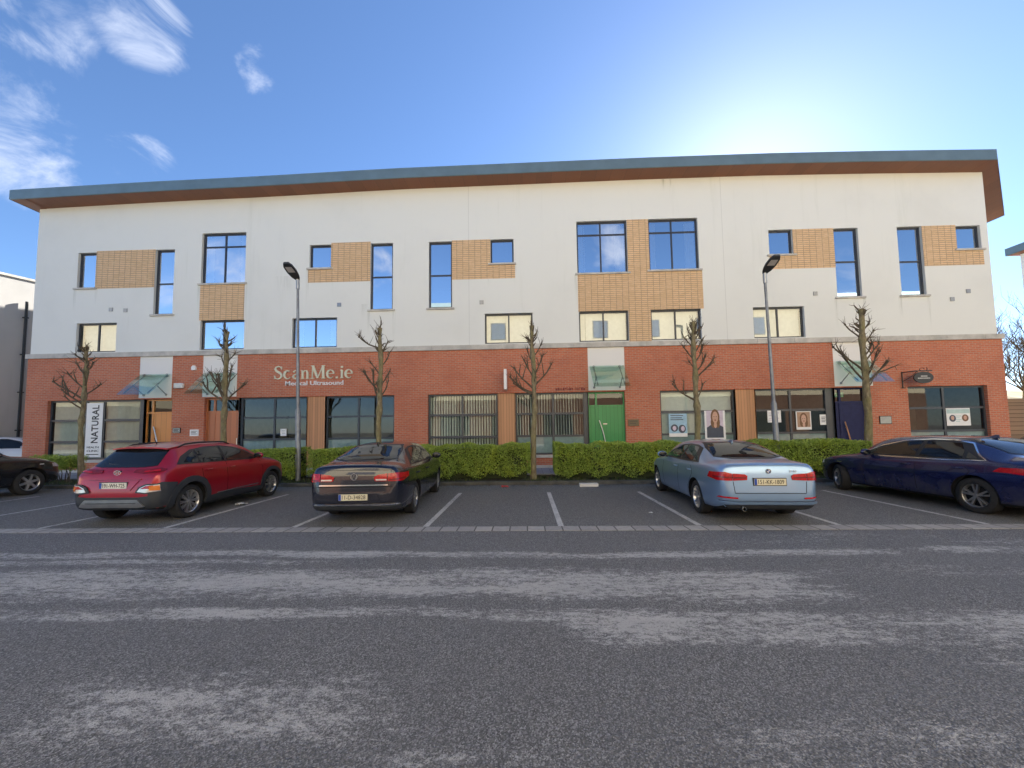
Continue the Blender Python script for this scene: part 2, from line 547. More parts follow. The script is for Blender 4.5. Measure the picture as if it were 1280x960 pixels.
M['asphalt'] = asphalt('road_asphalt', (.158, .155, .150))
M['bay'] = asphalt('bay_asphalt', (.150, .148, .141), False)
M['ground'] = plain('far_ground', (.16, .155, .14), .9, var=.3, vs=.3)
M['line'] = None
def worn_paint():
    t = NT('worn_line_paint')
    v = t.coord()
    n = t.noise(v, 22, 5, .7)
    n2 = t.noise(v, 2.0, 3)
    f = t.step(t.math('ADD', n, t.math('MULTIPLY', n2, .4)), .66, .86)
    t.col(t.mix(t.math('MULTIPLY', f, .8), (.52, .515, .49), (.16, .16, .155)))
    t.set(Roughness=.8)
    return t.m
M['line'] = worn_paint()
M['paver'] = mat_brick('paver_strip', [(.21, .20, .19), (.16, .155, .15), (.25, .24, .22)], (.05, .05, .045), .22, .5, 0.0, .014, .4)
def paver_xy():
    t = NT('concrete_paver')
    v = t.mapv(t.coord(), (1, 1, 1), (0, .04, 0))
    nd = t.n('ShaderNodeTexBrick'); nd.offset = 0
    t.l(v, nd.inputs['Vector'])
    nd.inputs['Color1'].default_value = (.40, .38, .35, 1); nd.inputs['Color2'].default_value = (.31, .295, .28, 1); nd.inputs['Mortar'].default_value = (.09, .086, .08, 1)
    nd.inputs['Scale'].default_value = 1; nd.inputs['Brick Width'].default_value = .3; nd.inputs['Row Height'].default_value = .6; nd.inputs['Mortar Size'].default_value = .012
    n = t.noise(t.coord(), 9, 5, .65)
    t.col(t.mix(t.math('MULTIPLY', t.step(n, .4, .75), .5), nd.outputs['Color'], (.2, .195, .185)))
    t.set(Roughness=.85); t.bump(t.math('SUBTRACT', 1.0, nd.outputs['Fac']), .4, .01)
    return t.m
M['paver'] = paver_xy()
def slab_mat():
    t = NT('path_slabs')
    v = t.coord()
    nd = t.n('ShaderNodeTexBrick'); nd.offset = .5
    t.l(v, nd.inputs['Vector'])
    nd.inputs['Color1'].default_value = (.36, .36, .37, 1); nd.inputs['Color2'].default_value = (.30, .30, .32, 1); nd.inputs['Mortar'].default_value = (.14, .14, .13, 1)
    nd.inputs['Scale'].default_value = 1; nd.inputs['Brick Width'].default_value = .6; nd.inputs['Row Height'].default_value = .4; nd.inputs['Mortar Size'].default_value = .01
    n = t.noise(v, 2.5, 5)
    t.col(t.mix(t.math('MULTIPLY', t.step(n, .45, .75), .4), nd.outputs['Color'], (.2, .2, .19)))
    t.set(Roughness=.85)
    return t.m
M['slab'] = slab_mat()
M['kerb'] = plain('kerb_concrete', (.085, .085, .075), .9, var=.4, vs=3)
def soil_mat():
    t = NT('mossy_soil')
    v = t.coord()
    n = t.noise(v, 3.5, 6, .65)
    t.col(t.ramp(n, [(.3, (.022, .017, .011)), (.52, (.045, .036, .022)), (.66, (.05, .07, .018))]))
    t.set(Roughness=.95); t.bump(t.noise(v, 40, 4), .6, .03)
    return t.m
M['soil'] = soil_mat()
M['bounce_paving'] = plain('bounce_paving', (.50, .48, .44), .85, var=.12, vs=2)

def sheet(name, x0, x1, y0, y1, z, mat, label=None):
    o = MB().quad((x0, y0, z), (x1, y0, z), (x1, y1, z), (x0, y1, z)).build(name, mat)
    return tag(o, label, kind='structure')

sheet('ground', -600, 600, -600, 600, -.012, M['ground'])
sheet('road', -70, 70, -4.6, 6.66, 0.0, M['asphalt'])
sheet('parking_bays', -70, 70, 6.95, 12.12, -.002, M['bay'])
tag(MB().box(-70, 70, 6.66, 6.95, -.1, .006).build('paver_strip', M['paver']), kind='structure')
for i in range(-4, 9):
    x = -6.61 + 2.4 * i
    if i in (5,): x -= .05
    sheet('bay_line', x - .05, x + .05, 6.97, 10.65, .003, M['line'])
k = MB(); x = -60.0
while x < 60:
    k.box(x, x + .912, 12.12, 12.25, -.1, .105); x += .915
tag(k.build('kerb', M['kerb']), kind='structure')
sheet('planting_soil', -60, 60, 12.25, 13.95, .09, M['soil'])
tag(MB().box(-60, 60, 13.95, 16.2, -.1, .12).build('footpath', M['slab']), kind='structure')
# unseen near side of the street: sunlit pale paving added for bounce light
tag(MB().box(-70, 70, -9.5, -4.6, -.1, .12).build('bounce_pavement', M['bounce_paving']), kind='structure')

# grass and moss on the planting strip
def blades(n, x0, x1, y0, y1, z, h0, h1, name, label, mat, seed):
    rg = np.random.default_rng(seed)
    x = rg.uniform(x0, x1, n); y = rg.uniform(y0, y1, n)
    keep = np.sin(x * 2.1) + np.sin(x * .77 + y * 2) + rg.normal(0, .7, n) > -.3
    x, y = x[keep], y[keep]; n = len(x)
    h = rg.uniform(h0, h1, n); a = rg.uniform(0, 6.28, n); w = .008 + rg.uniform(0, .01, n)
    lx, ly = rg.normal(0, .03, n), rg.normal(0, .03, n)
    V = np.zeros((n, 3, 3))
    V[:, 0] = np.stack([x - w * np.cos(a), y - w * np.sin(a), np.full(n, z)], 1)
    V[:, 1] = np.stack([x + w * np.cos(a), y + w * np.sin(a), np.full(n, z)], 1)
    V[:, 2] = np.stack([x + lx, y + ly, z + h], 1)
    me = bpy.data.meshes.new(name)
    me.from_pydata(V.reshape(-1, 3).tolist(), [], np.arange(n * 3).reshape(-1, 3).tolist())
    me.materials.append(mat)
    o = bpy.data.objects.new(name, me); COL.objects.link(o)
    return tag(o, label, kind='stuff')
tag(blades(9000, -19, 13, 12.27, 13.4, .088, .03, .11, 'grass', 'short weedy grass along the planting strip behind the kerb', M['grass'], 3), cat='grass')

# ================================================================== MAIN BUILDING
FY = 16.2                                             # facade plane
YIN = 19.7                                            # back of the front rooms
BX0, BX1 = -21.83, 19.15
ZB0, ZB1 = 4.93, 5.16                                 # string course
HEAD, SILL, DOORZ = 3.24, .66, .12
def rect(px0, py0, px1, py1):
    x0 = on_wall(px0, (py0 + py1) / 2, FY)[0]; x1 = on_wall(px1, (py0 + py1) / 2, FY)[0]
    z1 = on_wall((px0 + px1) / 2, py0, FY)[1]; z0 = on_wall((px0 + px1) / 2, py1, FY)[1]
    return [x0, x1, z0, z1]
ZB1 = on_wall(640, 430, FY)[1]; ZB0 = on_wall(640, 436.5, FY)[1]

BLD = thing('apartment_building', 'long three storey building of off white render over red brick with brown soffit', 'building', (0, FY, 0))
def bpart(mb, name, mat, parent=None, smooth=False, label=None):
    """geometry is given in world metres; parts hang on the building's Empty"""
    par = parent or BLD
    o = mb.build(name, mat, par, smooth)
    o.matrix_parent_inverse = Matrix.Identity(4)
    if par is BLD:
        o.matrix_parent_inverse = Matrix.Translation((0, -FY, 0))
    if label: o['label'] = label
    return o

UPW = [  # px rect, cols, rows (fractions from the top), extras
    ((97, 316, 120, 360), [], [], 'S'), ((193, 312, 217, 393), [], [.52], 'S'), ((252, 291, 307, 354), [.5], [.26], 'SC'), ((250, 399, 305, 440), [.5], [], ''),
    ((95, 403, 145, 442), [.5], [], 'B'), ((387, 306, 414, 335), [], [], 'S'), ((463, 304, 491, 387), [], [.5], 'S'), ((365, 396, 421, 436), [.5], [], 'C'),
    ((536, 302, 565, 385), [], [.5], 'S'), ((613, 299, 642, 329), [], [], 'S'), ((606, 391, 666, 431), [.5], [], 'B'),
    ((721, 276, 784, 341), [.48], [.25], 'SC'), ((811, 273, 873, 337), [.48], [.25], 'SC'), ((724, 388, 786, 429), [.5], [], 'B'), ((814, 386, 877, 427), [.5], [], 'B'),
    ((961, 287, 991, 318), [], [], 'S'), ((1044, 285, 1075, 371), [], [.48], 'S'), ((942, 381, 1006, 424), [.5], [], 'B'),
    ((1124, 283, 1155, 369), [], [.5], 'S'), ((1195, 282, 1226, 311), [], [], 'S')]
def q(a): return (round(a[0], 3), round(a[1], 3), round(a[2], 3), round(a[3], 3))
up_rects = [rect(*w[0]) for w in UPW]
# the lowest row of upper windows sits on the string course
for w, r_ in zip(UPW, up_rects):
    if w[0][3] > 420:
        r_[2] = ZB1 + .03
        r_[3] = r_[2] + 1.30

GW = [  # ground floor glazing: px x0,x1 ; column fractions; rows from the head; kind
    (59, 179, [.375, .56], 'blinds'), (300, 383, [.5], 'open'), (407, 493, [.47], 'clinic'), (535, 622, [.49], 'blinds'), (645, 735, [.52], 'blinds'),
    (826, 920, [.5], 'pale'), (946, 1044, [.46], 'shop'), (1137, 1237, [.48], 'shop')]
def gx(px, py=530): return on_wall(px, py, FY)[0]
g_rects = [[gx(a), gx(b), SILL, HEAD] for a, b, *_ in GW]
DOORS = [(180, 215, 'oak'), (255, 298, 'redwood'), (736.5, 782, 'green'), (1045.5, 1086, 'navy')]
d_rects = [[gx(a) + .012, gx(b), DOORZ, HEAD] for a, b, _ in DOORS]
WOODS = [(384, 406), (623, 644), (921, 945)]
w_rects = [[gx(a), gx(b), DOORZ + .05, HEAD] for a, b in WOODS]
WHITES = [(175, 216), (254, 297), (735, 781), (1042, 1090)]
wh_rects = [[gx(a, 470), gx(b, 470), HEAD + .05, ZB0] for a, b in WHITES]
# adjoining openings share an edge exactly
def snap():
    allr = [r_ for r_ in g_rects + d_rects + w_rects]
    allr.sort(key=lambda r_: r_[0])
    for a, b in zip(allr, allr[1:]):
        if abs(b[0] - a[1]) < .12:
            mid = (a[1] + b[0]) / 2
            a[1] = b[0] = mid
snap()

def holed(mb, x0, x1, z0, z1, holes, y, depth):
    xs = sorted({x0, x1, *[h[0] for h in holes], *[h[1] for h in holes]})
    zs = sorted({z0, z1, *[h[2] for h in holes], *[h[3] for h in holes]})
    xs = [a for a in xs if x0 <= a <= x1]; zs = [a for a in zs if z0 <= a <= z1]
    for a, b in zip(xs, xs[1:]):
        for c, d in zip(zs, zs[1:]):
            mx, mz = (a + b) / 2, (c + d) / 2
            if any(h[0] < mx < h[1] and h[2] < mz < h[3] for h in holes):
                continue
            mb.quad((a, y, c), (b, y, c), (b, y, d), (a, y, d))
    for h in holes:
        a, b, c, d = h[:4]
        mb.quad((a, y, c), (a, y, d), (a, y + depth, d), (a, y + depth, c))
        mb.quad((b, y, c), (b, y + depth, c), (b, y + depth, d), (b, y, d))
        mb.quad((a, y, d), (b, y, d), (b, y + depth, d), (a, y + depth, d))
        mb.quad((a, y, c), (a, y + depth, c), (b, y + depth, c), (b, y, c))
    return mb

# end wall on the right is splayed away from the street
SPL = 1.13
def endwall(mb, z0, z1, off=0.0):
    x1 = BX1 + off
    y2 = 19.6
    mb.quad((x1, FY, z0), (x1 + (y2 - FY) * SPL, y2, z0), (x1 + (y2 - FY) * SPL, y2, z1), (x1, FY, z1))
    mb.quad((x1 + (y2 - FY) * SPL, y2, z0), (x1 + (y2 - FY) * SPL, 30, z0), (x1 + (y2 - FY) * SPL, 30, z1), (x1 + (y2 - FY) * SPL, y2, z1))
    mb.quad((BX0 - off, FY, z0), (BX0 - off, FY, z1), (BX0 - off, 30, z1), (BX0 - off, 30, z0))
    mb.quad((BX0 - off, 30, z0), (x1 + (y2 - FY) * SPL, 30, z0), (x1 + (y2 - FY) * SPL, 30, z1), (BX0 - off, 30, z1))
    return mb
rw = holed(MB(), BX0, BX1, ZB1 - .1, 12.6, up_rects, FY, .16)
endwall(rw, ZB1 - .1, 12.6)
drips = []
for k in (0, 2, 5, 6, 9, 11, 12, 16, 18):
    rc = up_rects[k]
    drips += [(rc[0] - .07, rc[2] - .07, .09, 1.1 + .3 * (k % 3), .45), (rc[1] + .06, rc[2] - .07, .08, .8 + .35 * (k % 4), .4)]
for px, py, w_, l_, a_ in ((829, 224, .10, .55, .8), (838, 224, .05, .4, .7), (355, 345, .5, 1.4, .22), (590, 433, .3, .9, .18), (455, 380, .22, .8, .25)):
    x_, z_ = on_wall(px, py, FY)
    drips.append((x_, z_, w_, l_, a_))
# object coordinates are measured from the building's own origin
bpart(rw, 'render_wall', mat_render('facade_render', drips=drips, joints=(on_wall(586, 330, FY)[0], on_wall(905, 330, FY)[0])))
# ground floor brick, 25 mm proud of the render
GY = FY - .03
GX0, GX1 = BX0 - .05, BX1 + .12
bw = holed(MB(), GX0, GX1, .0, ZB0 + .05, g_rects + d_rects + w_rects + wh_rects, GY, .20)
x1 = GX1
y2 = 19.6
bw.quad((x1, GY, 0), (x1 + (y2 - GY) * SPL, y2, 0), (x1 + (y2 - GY) * SPL, y2, ZB0 + .05), (x1, GY, ZB0 + .05))
bw.quad((GX0, GY, 0), (GX0, GY, ZB0 + .05), (GX0, 30, ZB0 + .05), (GX0, 30, 0))
bw.quad((x1 + (y2 - GY) * SPL, y2, 0), (x1 + (y2 - GY) * SPL, 30, 0), (x1 + (y2 - GY) * SPL, 30, ZB0 + .05), (x1 + (y2 - GY) * SPL, y2, ZB0 + .05))
bpart(bw, 'brick_wall', M['brick'])
# string course in lengths with fine joints
sc = MB(); x = GX0 - .05
while x < GX1 + .04:
    xe = min(x + 1.5, GX1 + .05)
    sc.box(x, xe - .008, GY - .07, FY + .1, ZB0, ZB1 - .02)
    x = xe
bpart(sc, 'string_course', M['stone'])
# concrete plinth
bpart(MB().box(GX0 - .01, GX1, GY - .012, GY + .02, .1, .24), 'plinth', M['stone'])

# roof: low pitched, its edge gently bowed, with zinc fascia and boarded soffit
EAV = [(-22.19, 11.95), (-16, 12.09), (-11.3, 12.15), (-5.5, 12.28), (-.4, 12.31), (5, 12.34), (10, 12.33), (14.5, 12.25), (18.84, 12.14)]
def eav(x):
    xs, zs = zip(*EAV)
    return float(np.interp(x, xs, zs))
rx = list(np.linspace(-22.19, 18.84, 25))
FYR = 15.4
FH = .42
RS = 1.24
fa_ = MB()
for a, b in zip(rx, rx[1:]):
    za, zb_ = eav(a), eav(b)
    fa_.quad((a, FYR, za), (b, FYR, zb_), (b, FYR, zb_ + FH), (a, FYR, za + FH))
    fa_.quad((a, FYR, za), (a, FYR + .05, za), (b, FYR + .05, zb_), (b, FYR, zb_))
zr = eav(18.84); yr = 19.75
xr2 = 18.84 + (yr - FYR) * RS
fa_.quad((18.84, FYR, zr), (xr2, yr, zr), (xr2, yr, zr + FH), (18.84, FYR, zr + FH))
fa_.quad((xr2, yr, zr), (xr2 - .6, 31, zr), (xr2 - .6, 31, zr + FH), (xr2, yr, zr + FH))
zl = eav(-22.19)
fa_.quad((-22.19, FYR, zl), (-22.19, FYR, zl + FH), (-22.19, 31, zl + FH), (-22.19, 31, zl))
so = MB(); top = MB()
RIDGE_Y, RIDGE_Z = 23.2, 14.6  # unseen ridge, its height chosen to cast shade on the left gable
for a, b in zip(rx, rx[1:]):
    za, zb_ = eav(a), eav(b)
    so.quad((a, FYR + .05, za + .012), (a, FY + 1.2, za + .012), (b, FY + 1.2, zb_ + .012), (b, FYR + .05, zb_ + .012))
    top.quad((a, FYR, za + FH), (b, FYR, zb_ + FH), (b, RIDGE_Y, RIDGE_Z), (a, RIDGE_Y, RIDGE_Z))
    top.quad((a, RIDGE_Y, RIDGE_Z), (b, RIDGE_Y, RIDGE_Z), (b, 31, zb_ + FH), (a, 31, za + FH))
so.quad((18.84, FYR + .03, zr + .012), (18.84, FY + 4, zr + .012), (xr2 - .02, yr, zr + .012), (18.87, FYR + .03, zr + .012))
so.quad((18.84, FY + 4, zr + .013), (18.84, 31, zr + .013), (xr2 - .62, 31, zr + .013), (xr2 - .02, yr, zr + .013))
so.quad((-22.17, FYR + .05, zl + .010), (-21.5, FYR + .05, zl + .010), (-21.5, 31, zl + .010), (-22.17, 31, zl + .010))
top.quad((18.84, FYR, zr + FH), (xr2, yr, zr + FH), (xr2, RIDGE_Y, RIDGE_Z - .7), (18.84, RIDGE_Y, RIDGE_Z))
top.quad((18.84, RIDGE_Y, RIDGE_Z), (xr2, RIDGE_Y, RIDGE_Z - .7), (xr2 - .6, 31, zr + FH), (18.84, 31, zr + FH))
top.quad((xr2, yr, zr + FH), (xr2 - .6, 31, zr + FH), (xr2, RIDGE_Y, RIDGE_Z - .7), (xr2, RIDGE_Y - .01, RIDGE_Z - .7))
top.add([(-22.19, FYR, zl + FH), (-22.19, RIDGE_Y, RIDGE_Z), (-22.19, 31, zl + FH)], [(0, 1, 2)])
roof = bpart(top, 'roof', M['zinc'])
bpart(fa_, 'fascia', M['zinc'], roof).matrix_parent_inverse = Matrix.Translation((0, 0, 0))
bpart(so, 'soffit', M['soffit'], roof)

# interior: floors, ceilings, back wall of the front rooms
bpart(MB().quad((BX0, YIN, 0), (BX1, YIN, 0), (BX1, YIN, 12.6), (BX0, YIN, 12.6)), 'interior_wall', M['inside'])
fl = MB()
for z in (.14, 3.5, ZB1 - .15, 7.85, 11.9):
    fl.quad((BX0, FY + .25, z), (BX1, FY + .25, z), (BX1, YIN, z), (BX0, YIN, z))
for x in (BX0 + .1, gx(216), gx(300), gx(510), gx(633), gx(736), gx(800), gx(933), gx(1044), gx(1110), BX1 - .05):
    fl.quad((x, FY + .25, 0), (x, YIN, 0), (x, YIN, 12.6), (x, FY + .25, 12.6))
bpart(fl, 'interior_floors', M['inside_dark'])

def window(rc, cols, rows, y, fmat, gmat, name='window', bar=.055, mull=.055, depth=.06, sub=None):
    x0, x1, z0, z1 = rc
    fr = MB()
    fr.box(x0, x0 + bar, y, y + depth, z0, z1); fr.box(x1 - bar, x1, y, y + depth, z0, z1)
    fr.box(x0 + bar, x1 - bar, y, y + depth, z0, z0 + bar); fr.box(x0 + bar, x1 - bar, y, y + depth, z1 - bar, z1)
    for c in cols:
        xm = x0 + (x1 - x0) * c
        fr.box(xm - mull / 2, xm + mull / 2, y + .003, y + depth, z0 + bar, z1 - bar)
    for r_ in rows:
        zm = z1 - (z1 - z0) * r_
        fr.box(x0 + bar, x1 - bar, y + .006, y + depth - .003, zm - mull / 2, zm + mull / 2)
    w = bpart(fr, name, fmat)
    p = MB().quad((x0 + bar * .5, y + .035, z0 + bar * .5), (x1 - bar * .5, y + .035, z0 + bar * .5), (x1 - bar * .5, y + .035, z1 - bar * .5), (x0 + bar * .5, y + .035, z1 - bar * .5))
    bpart(p, 'pane', gmat, w)
    return w

def slat_blind(rc, y, par, mat, a0=0.0, a1=1.0, pitch=.095, ang=50, seed=0, zlo=0.0):
    x0, x1, z0, z1 = rc
    rg = random.Random(seed)
    mb = MB()
    x = x0 + (x1 - x0) * a0 + .08
    while x < x0 + (x1 - x0) * a1 - .05:
        a = R(ang + rg.uniform(-6, 6)); w = .045
        dx, dy = w * math.cos(a), w * math.sin(a)
        zl = z0 + .06 + zlo
        mb.quad((x - dx, y - dy, zl), (x + dx, y + dy, zl), (x + dx, y + dy, z1 - .05), (x - dx, y - dy, z1 - .05))
        x += pitch
    return bpart(mb, 'blind', mat, par)

for i, (w, rc) in enumerate(zip(UPW, up_rects)):
    o = window(rc, w[1], w[2], FY + .10, M['frame_up'], M['glass_mid'] if w[0][3] > 420 and i not in (3, 7) else M['glass_up'], bar=.065, mull=.06)
    x0, x1, z0, z1 = rc
    if 'S' in w[3]:
        bpart(MB().box(x0 - .10, x1 + .10, FY - .07, FY + .1, z0 - .075, z0 - .002), 'sill', M['stone'], o)
    if 'B' in w[3]:
        c = MB().quad((x0 + .05, FY + .30, z0 + .05), (x1 - .05, FY + .30, z0 + .05), (x1 - .05, FY + .30, z1 - .03), (x0 + .05, FY + .30, z1 - .03))
        bpart(c, 'roller_blind', M['blind'], o)
    if 'C' in w[3]:
        rg = random.Random(i)
        for (a, b) in ((x0 + .04, x0 + .04 + .16 * (x1 - x0)), (x1 - .04 - .2 * (x1 - x0), x1 - .04)):
            n = 14; c = MB()
            pts = [(a + (b - a) * k / n, FY + .32 + .035 * math.sin(k * 2.2)) for k in range(n + 1)]
            for (xa, ya), (xb, yb) in zip(pts, pts[1:]):
                c.quad((xa, ya, z0 + .06), (xb, yb, z0 + .06), (xb, yb, z1 - .05), (xa, ya, z1 - .05))
            bpart(c, 'curtain', M['curtain'], o)

ROWS = [.30, .62]
shop_windows = []
for i, ((a, b, cols, kind), rc) in enumerate(zip(GW, g_rects)):
    o = window(rc, cols, [.34, .70] if kind != 'x' else [], GY + .12, M['frame'], M['glass_shop'], 'shop_window', .075, .085, .07)
    shop_windows.append(o)
    x0, x1, z0, z1 = rc
    bpart(MB().box(x0 - .04, x1 + .04, GY - .05, GY + .12, z0 - .12, z0 - .002), 'sill', M['stone'], o)
    if kind == 'blinds':
        slat_blind(rc, FY + .27, o, M['blind'], 0, 1, .115, 62 if i != 3 else 48, i)
    if kind in ('clinic', 'open', 'pale', 'shop') or i == 4:
        # frosted film on the lowest row
        zt = z1 - (z1 - z0) * .71
        bpart(MB().quad((x0 + .07, GY + .167, z0 + .07), (x1 - .07, GY + .167, z0 + .07), (x1 - .07, GY + .167, zt), (x0 + .07, GY + .167, zt)), 'frosted_film', M['frost'], o)
    if kind == 'pale':
        bpart(MB().quad((x0 + .05, FY + .28, z0), (x1 - .05, FY + .28, z0), (x1 - .05, FY + .28, z1 - .05), (x0 + .05, FY + .28, z1 - .05)), 'roller_blind', M['blind'], o)
# dark grey post panels beside windows next to doors
for px0, px1 in ((172.5, 179), (296.5, 302), (730, 736), (1035, 1045)):
    bpart(MB().box(gx(px0), gx(px1), GY + .095, GY + .19, DOORZ, HEAD - .01), 'frame_post', M['frame'])

# wood, white and buff infill panels
for rc in w_rects:
    bpart(MB().box(rc[0] + .002, rc[1] - .002, GY + .05, GY + .15, rc[2], rc[3] - .004), 'cedar_panel', M['cedar'])
for rc in wh_rects:
    bpart(MB().box(rc[0] + .002, rc[1] - .002, GY + .012, GY + .15, rc[2], rc[3] - .002), 'entrance_panel', M['render_door'])
BUFF = [[up_rects[0][1], up_rects[1][0], None, None, (120, 313, 193, 360)], [up_rects[2][0], up_rects[2][1], up_rects[3][3], up_rects[2][2] - .08, None],
        [up_rects[5][1], up_rects[6][0], None, None, (414, 303, 463, 352)], [up_rects[5][0] - .05, up_rects[5][1], None, up_rects[5][2] - .08, (384, 337, 414, 352)],
        [up_rects[8][1], up_rects[9][0], None, None, (565, 300, 613, 349)], [up_rects[9][0], up_rects[9][1] + .05, None, up_rects[9][2] - .08, (613, 332, 644, 347.5)],
        [up_rects[11][1], up_rects[12][0], up_rects[14][3], up_rects[12][3], None],
        [up_rects[11][0], up_rects[11][1], up_rects[13][3], up_rects[11][2] - .08, None], [up_rects[12][0], up_rects[12][1] + .1, up_rects[14][3], up_rects[12][2] - .08, None],
        [up_rects[13][1], up_rects[14][0], ZB1 - .02, up_rects[14][3], None],
        [up_rects[15][1], up_rects[16][0], None, None, (991, 286, 1045, 335)], [up_rects[15][0], up_rects[15][1], None, up_rects[15][2] - .08, (960, 320, 991, 336)],
        [up_rects[18][1], up_rects[19][0], None, None, (1154, 282, 1195, 332)], [up_rects[19][0], up_rects[19][1] + .04, None, up_rects[19][2] - .08, (1195, 313, 1227, 331)]]
for k in (2, 4, 10, 12):      # the two pieces of an L share a bottom edge
    b0 = rect(*BUFF[k][4])[2]
    BUFF[k][2] = b0; BUFF[k + 1][2] = b0
BUFF[0][2] = rect(*BUFF[0][4])[2]
for b in BUFF:
    zz = rect(*b[4]) if b[4] else None
    z0 = b[2] if b[2] is not None else zz[2]
    z1 = b[3] if b[3] is not None else zz[3]
    bpart(MB().box(b[0] + .001, b[1] - .001, FY - .012, FY + .05, z0, z1), 'buff_brick_panel', M['buff'])
# wall vents
for px, py in ((139, 387), (157, 388), (424, 381), (602, 378), (1019, 367), (1190, 374), (1210, 364)):
    x, z = on_wall(px, py, FY)
    v = MB().box(x - .085, x + .085, FY - .02, FY + .02, z - .085, z + .085)
    for j in range(4):
        v.box(x - .075, x + .075, FY - .034, FY - .021, z - .07 + j * .04, z - .05 + j * .04)
    bpart(v, 'vent', M['alloy_d'])

# doors
def door(rc, style):
    x0, x1, z0, z1 = rc
    leafm = {'oak': M['door_wood'], 'redwood': M['door_wood2'], 'green': M['door_green'], 'navy': M['door_navy']}[style]
    y = GY + .13
    tz = z1 - .58
    fr = MB()
    side = .22 * (x1 - x0)
    fr.box(x0, x0 + .05, y, y + .07, z0, z1 - .01); fr.box(x1 - .05, x1, y, y + .07, z0, z1 - .01)
    fr.box(x0 + .05, x1 - .05, y, y + .07, z1 - .07, z1 - .01); fr.box(x0 + .05, x1 - .05, y, y + .07, tz - .05, tz + .03)
    fr.box(x0 + side - .03, x0 + side + .05, y + .004, y + .07, z0, tz - .05); fr.box(x0 + side - .03, x0 + side + .05, y + .004, y + .07, tz + .03, z1 - .07)
    d = bpart(fr, 'door', leafm)
    bpart(MB().box(x0 + side + .05, x1 - .05, y + .02, y + .06, z0, tz - .052), 'door_leaf', leafm, d)
    if style == 'oak':
        bpart(MB().quad((x0 + .05, y + .04, z0), (x0 + side - .03, y + .04, z0), (x0 + side - .03, y + .04, tz - .05), (x0 + .05, y + .04, tz - .05)), 'side_pane', M['glass_shop'], d)
    else:
        bpart(MB().box(x0 + .05, x0 + side - .03, y + .025, y + .06, z0, tz - .052), 'side_panel', leafm, d)
    bpart(MB().quad((x0 + .05, y + .04, tz + .03), (x1 - .05, y + .04, tz + .03), (x1 - .05, y + .04, z1 - .07), (x0 + .05, y + .04, z1 - .07)), 'transom_pane', M['glass_shop'], d)
    h = MB()
    hx = x0 + side + .16
    if style in ('oak', 'green'):
        pts = [(hx - .05 + .26 * (k / 8) + .035 * math.sin(k / 8 * math.pi), y - .05, 2.05 - 1.15 * k / 8) for k in range(9)]
    else:
        pts = [(hx - .04 + .22 * k / 4, y - .05, 1.85 - .95 * k / 4) for k in range(5)] if style == 'navy' else [(x1 - .12, y - .05, 1.5), (x1 - .12, y - .05, .9)]
    h.tube(pts, .022, 8)
    for p in (pts[1], pts[-2]) if len(pts) > 3 else pts:
        h.tube([p, (p[0], y + .03, p[2])], .012, 6)
    bpart(h, 'door_handle', M['steel'] if style != 'navy' else M['cedar'], d, True)
    if style == 'green':
        bpart(MB().box(x0 + .62, x0 + .78, y + .012, y + .022, 1.88, 1.92), 'letter_slot', M['steel'], d)
    return d
doors = [door(rc, s[2]) for rc, s in zip(d_rects, DOORS)]

# glass canopies over the entrances
def canopy(x0, x1):
    zt, zl_, a = 4.33, 3.36, .98
    g = MB()
    g.quad((x0, GY - .03, zt), (x1, GY - .03, zt), (x1, GY - a, zl_), (x0, GY - a, zl_))
    g.quad((x0, GY - .022, zt - .014), (x1, GY - .022, zt - .014), (x1, GY - a + .008, zl_ - .014), (x0, GY - a + .008, zl_ - .014))
    c = bpart(g, 'canopy', M['glass_canopy'])
    for x in (x0 + .18, x1 - .18):
        s = MB()
        s.tube([(x, GY + .01, zt - .06), (x, GY - a * .86, zl_ + .06)], .022, 6)
        s.tube([(x, GY + .01, zl_ + .04), (x, GY - a * .5, (zt + zl_) / 2 - .04)], .018, 6)
        s.ball((x, GY - .02, zl_ + .06), (.05, .03, .05)); s.ball((x, GY - .02, zt - .05), (.06, .03, .06))
        bpart(s, 'strut', M['alloy_d'], c, True)
for rc in wh_rects:
    canopy(rc[0] + .06, rc[1] - .04)

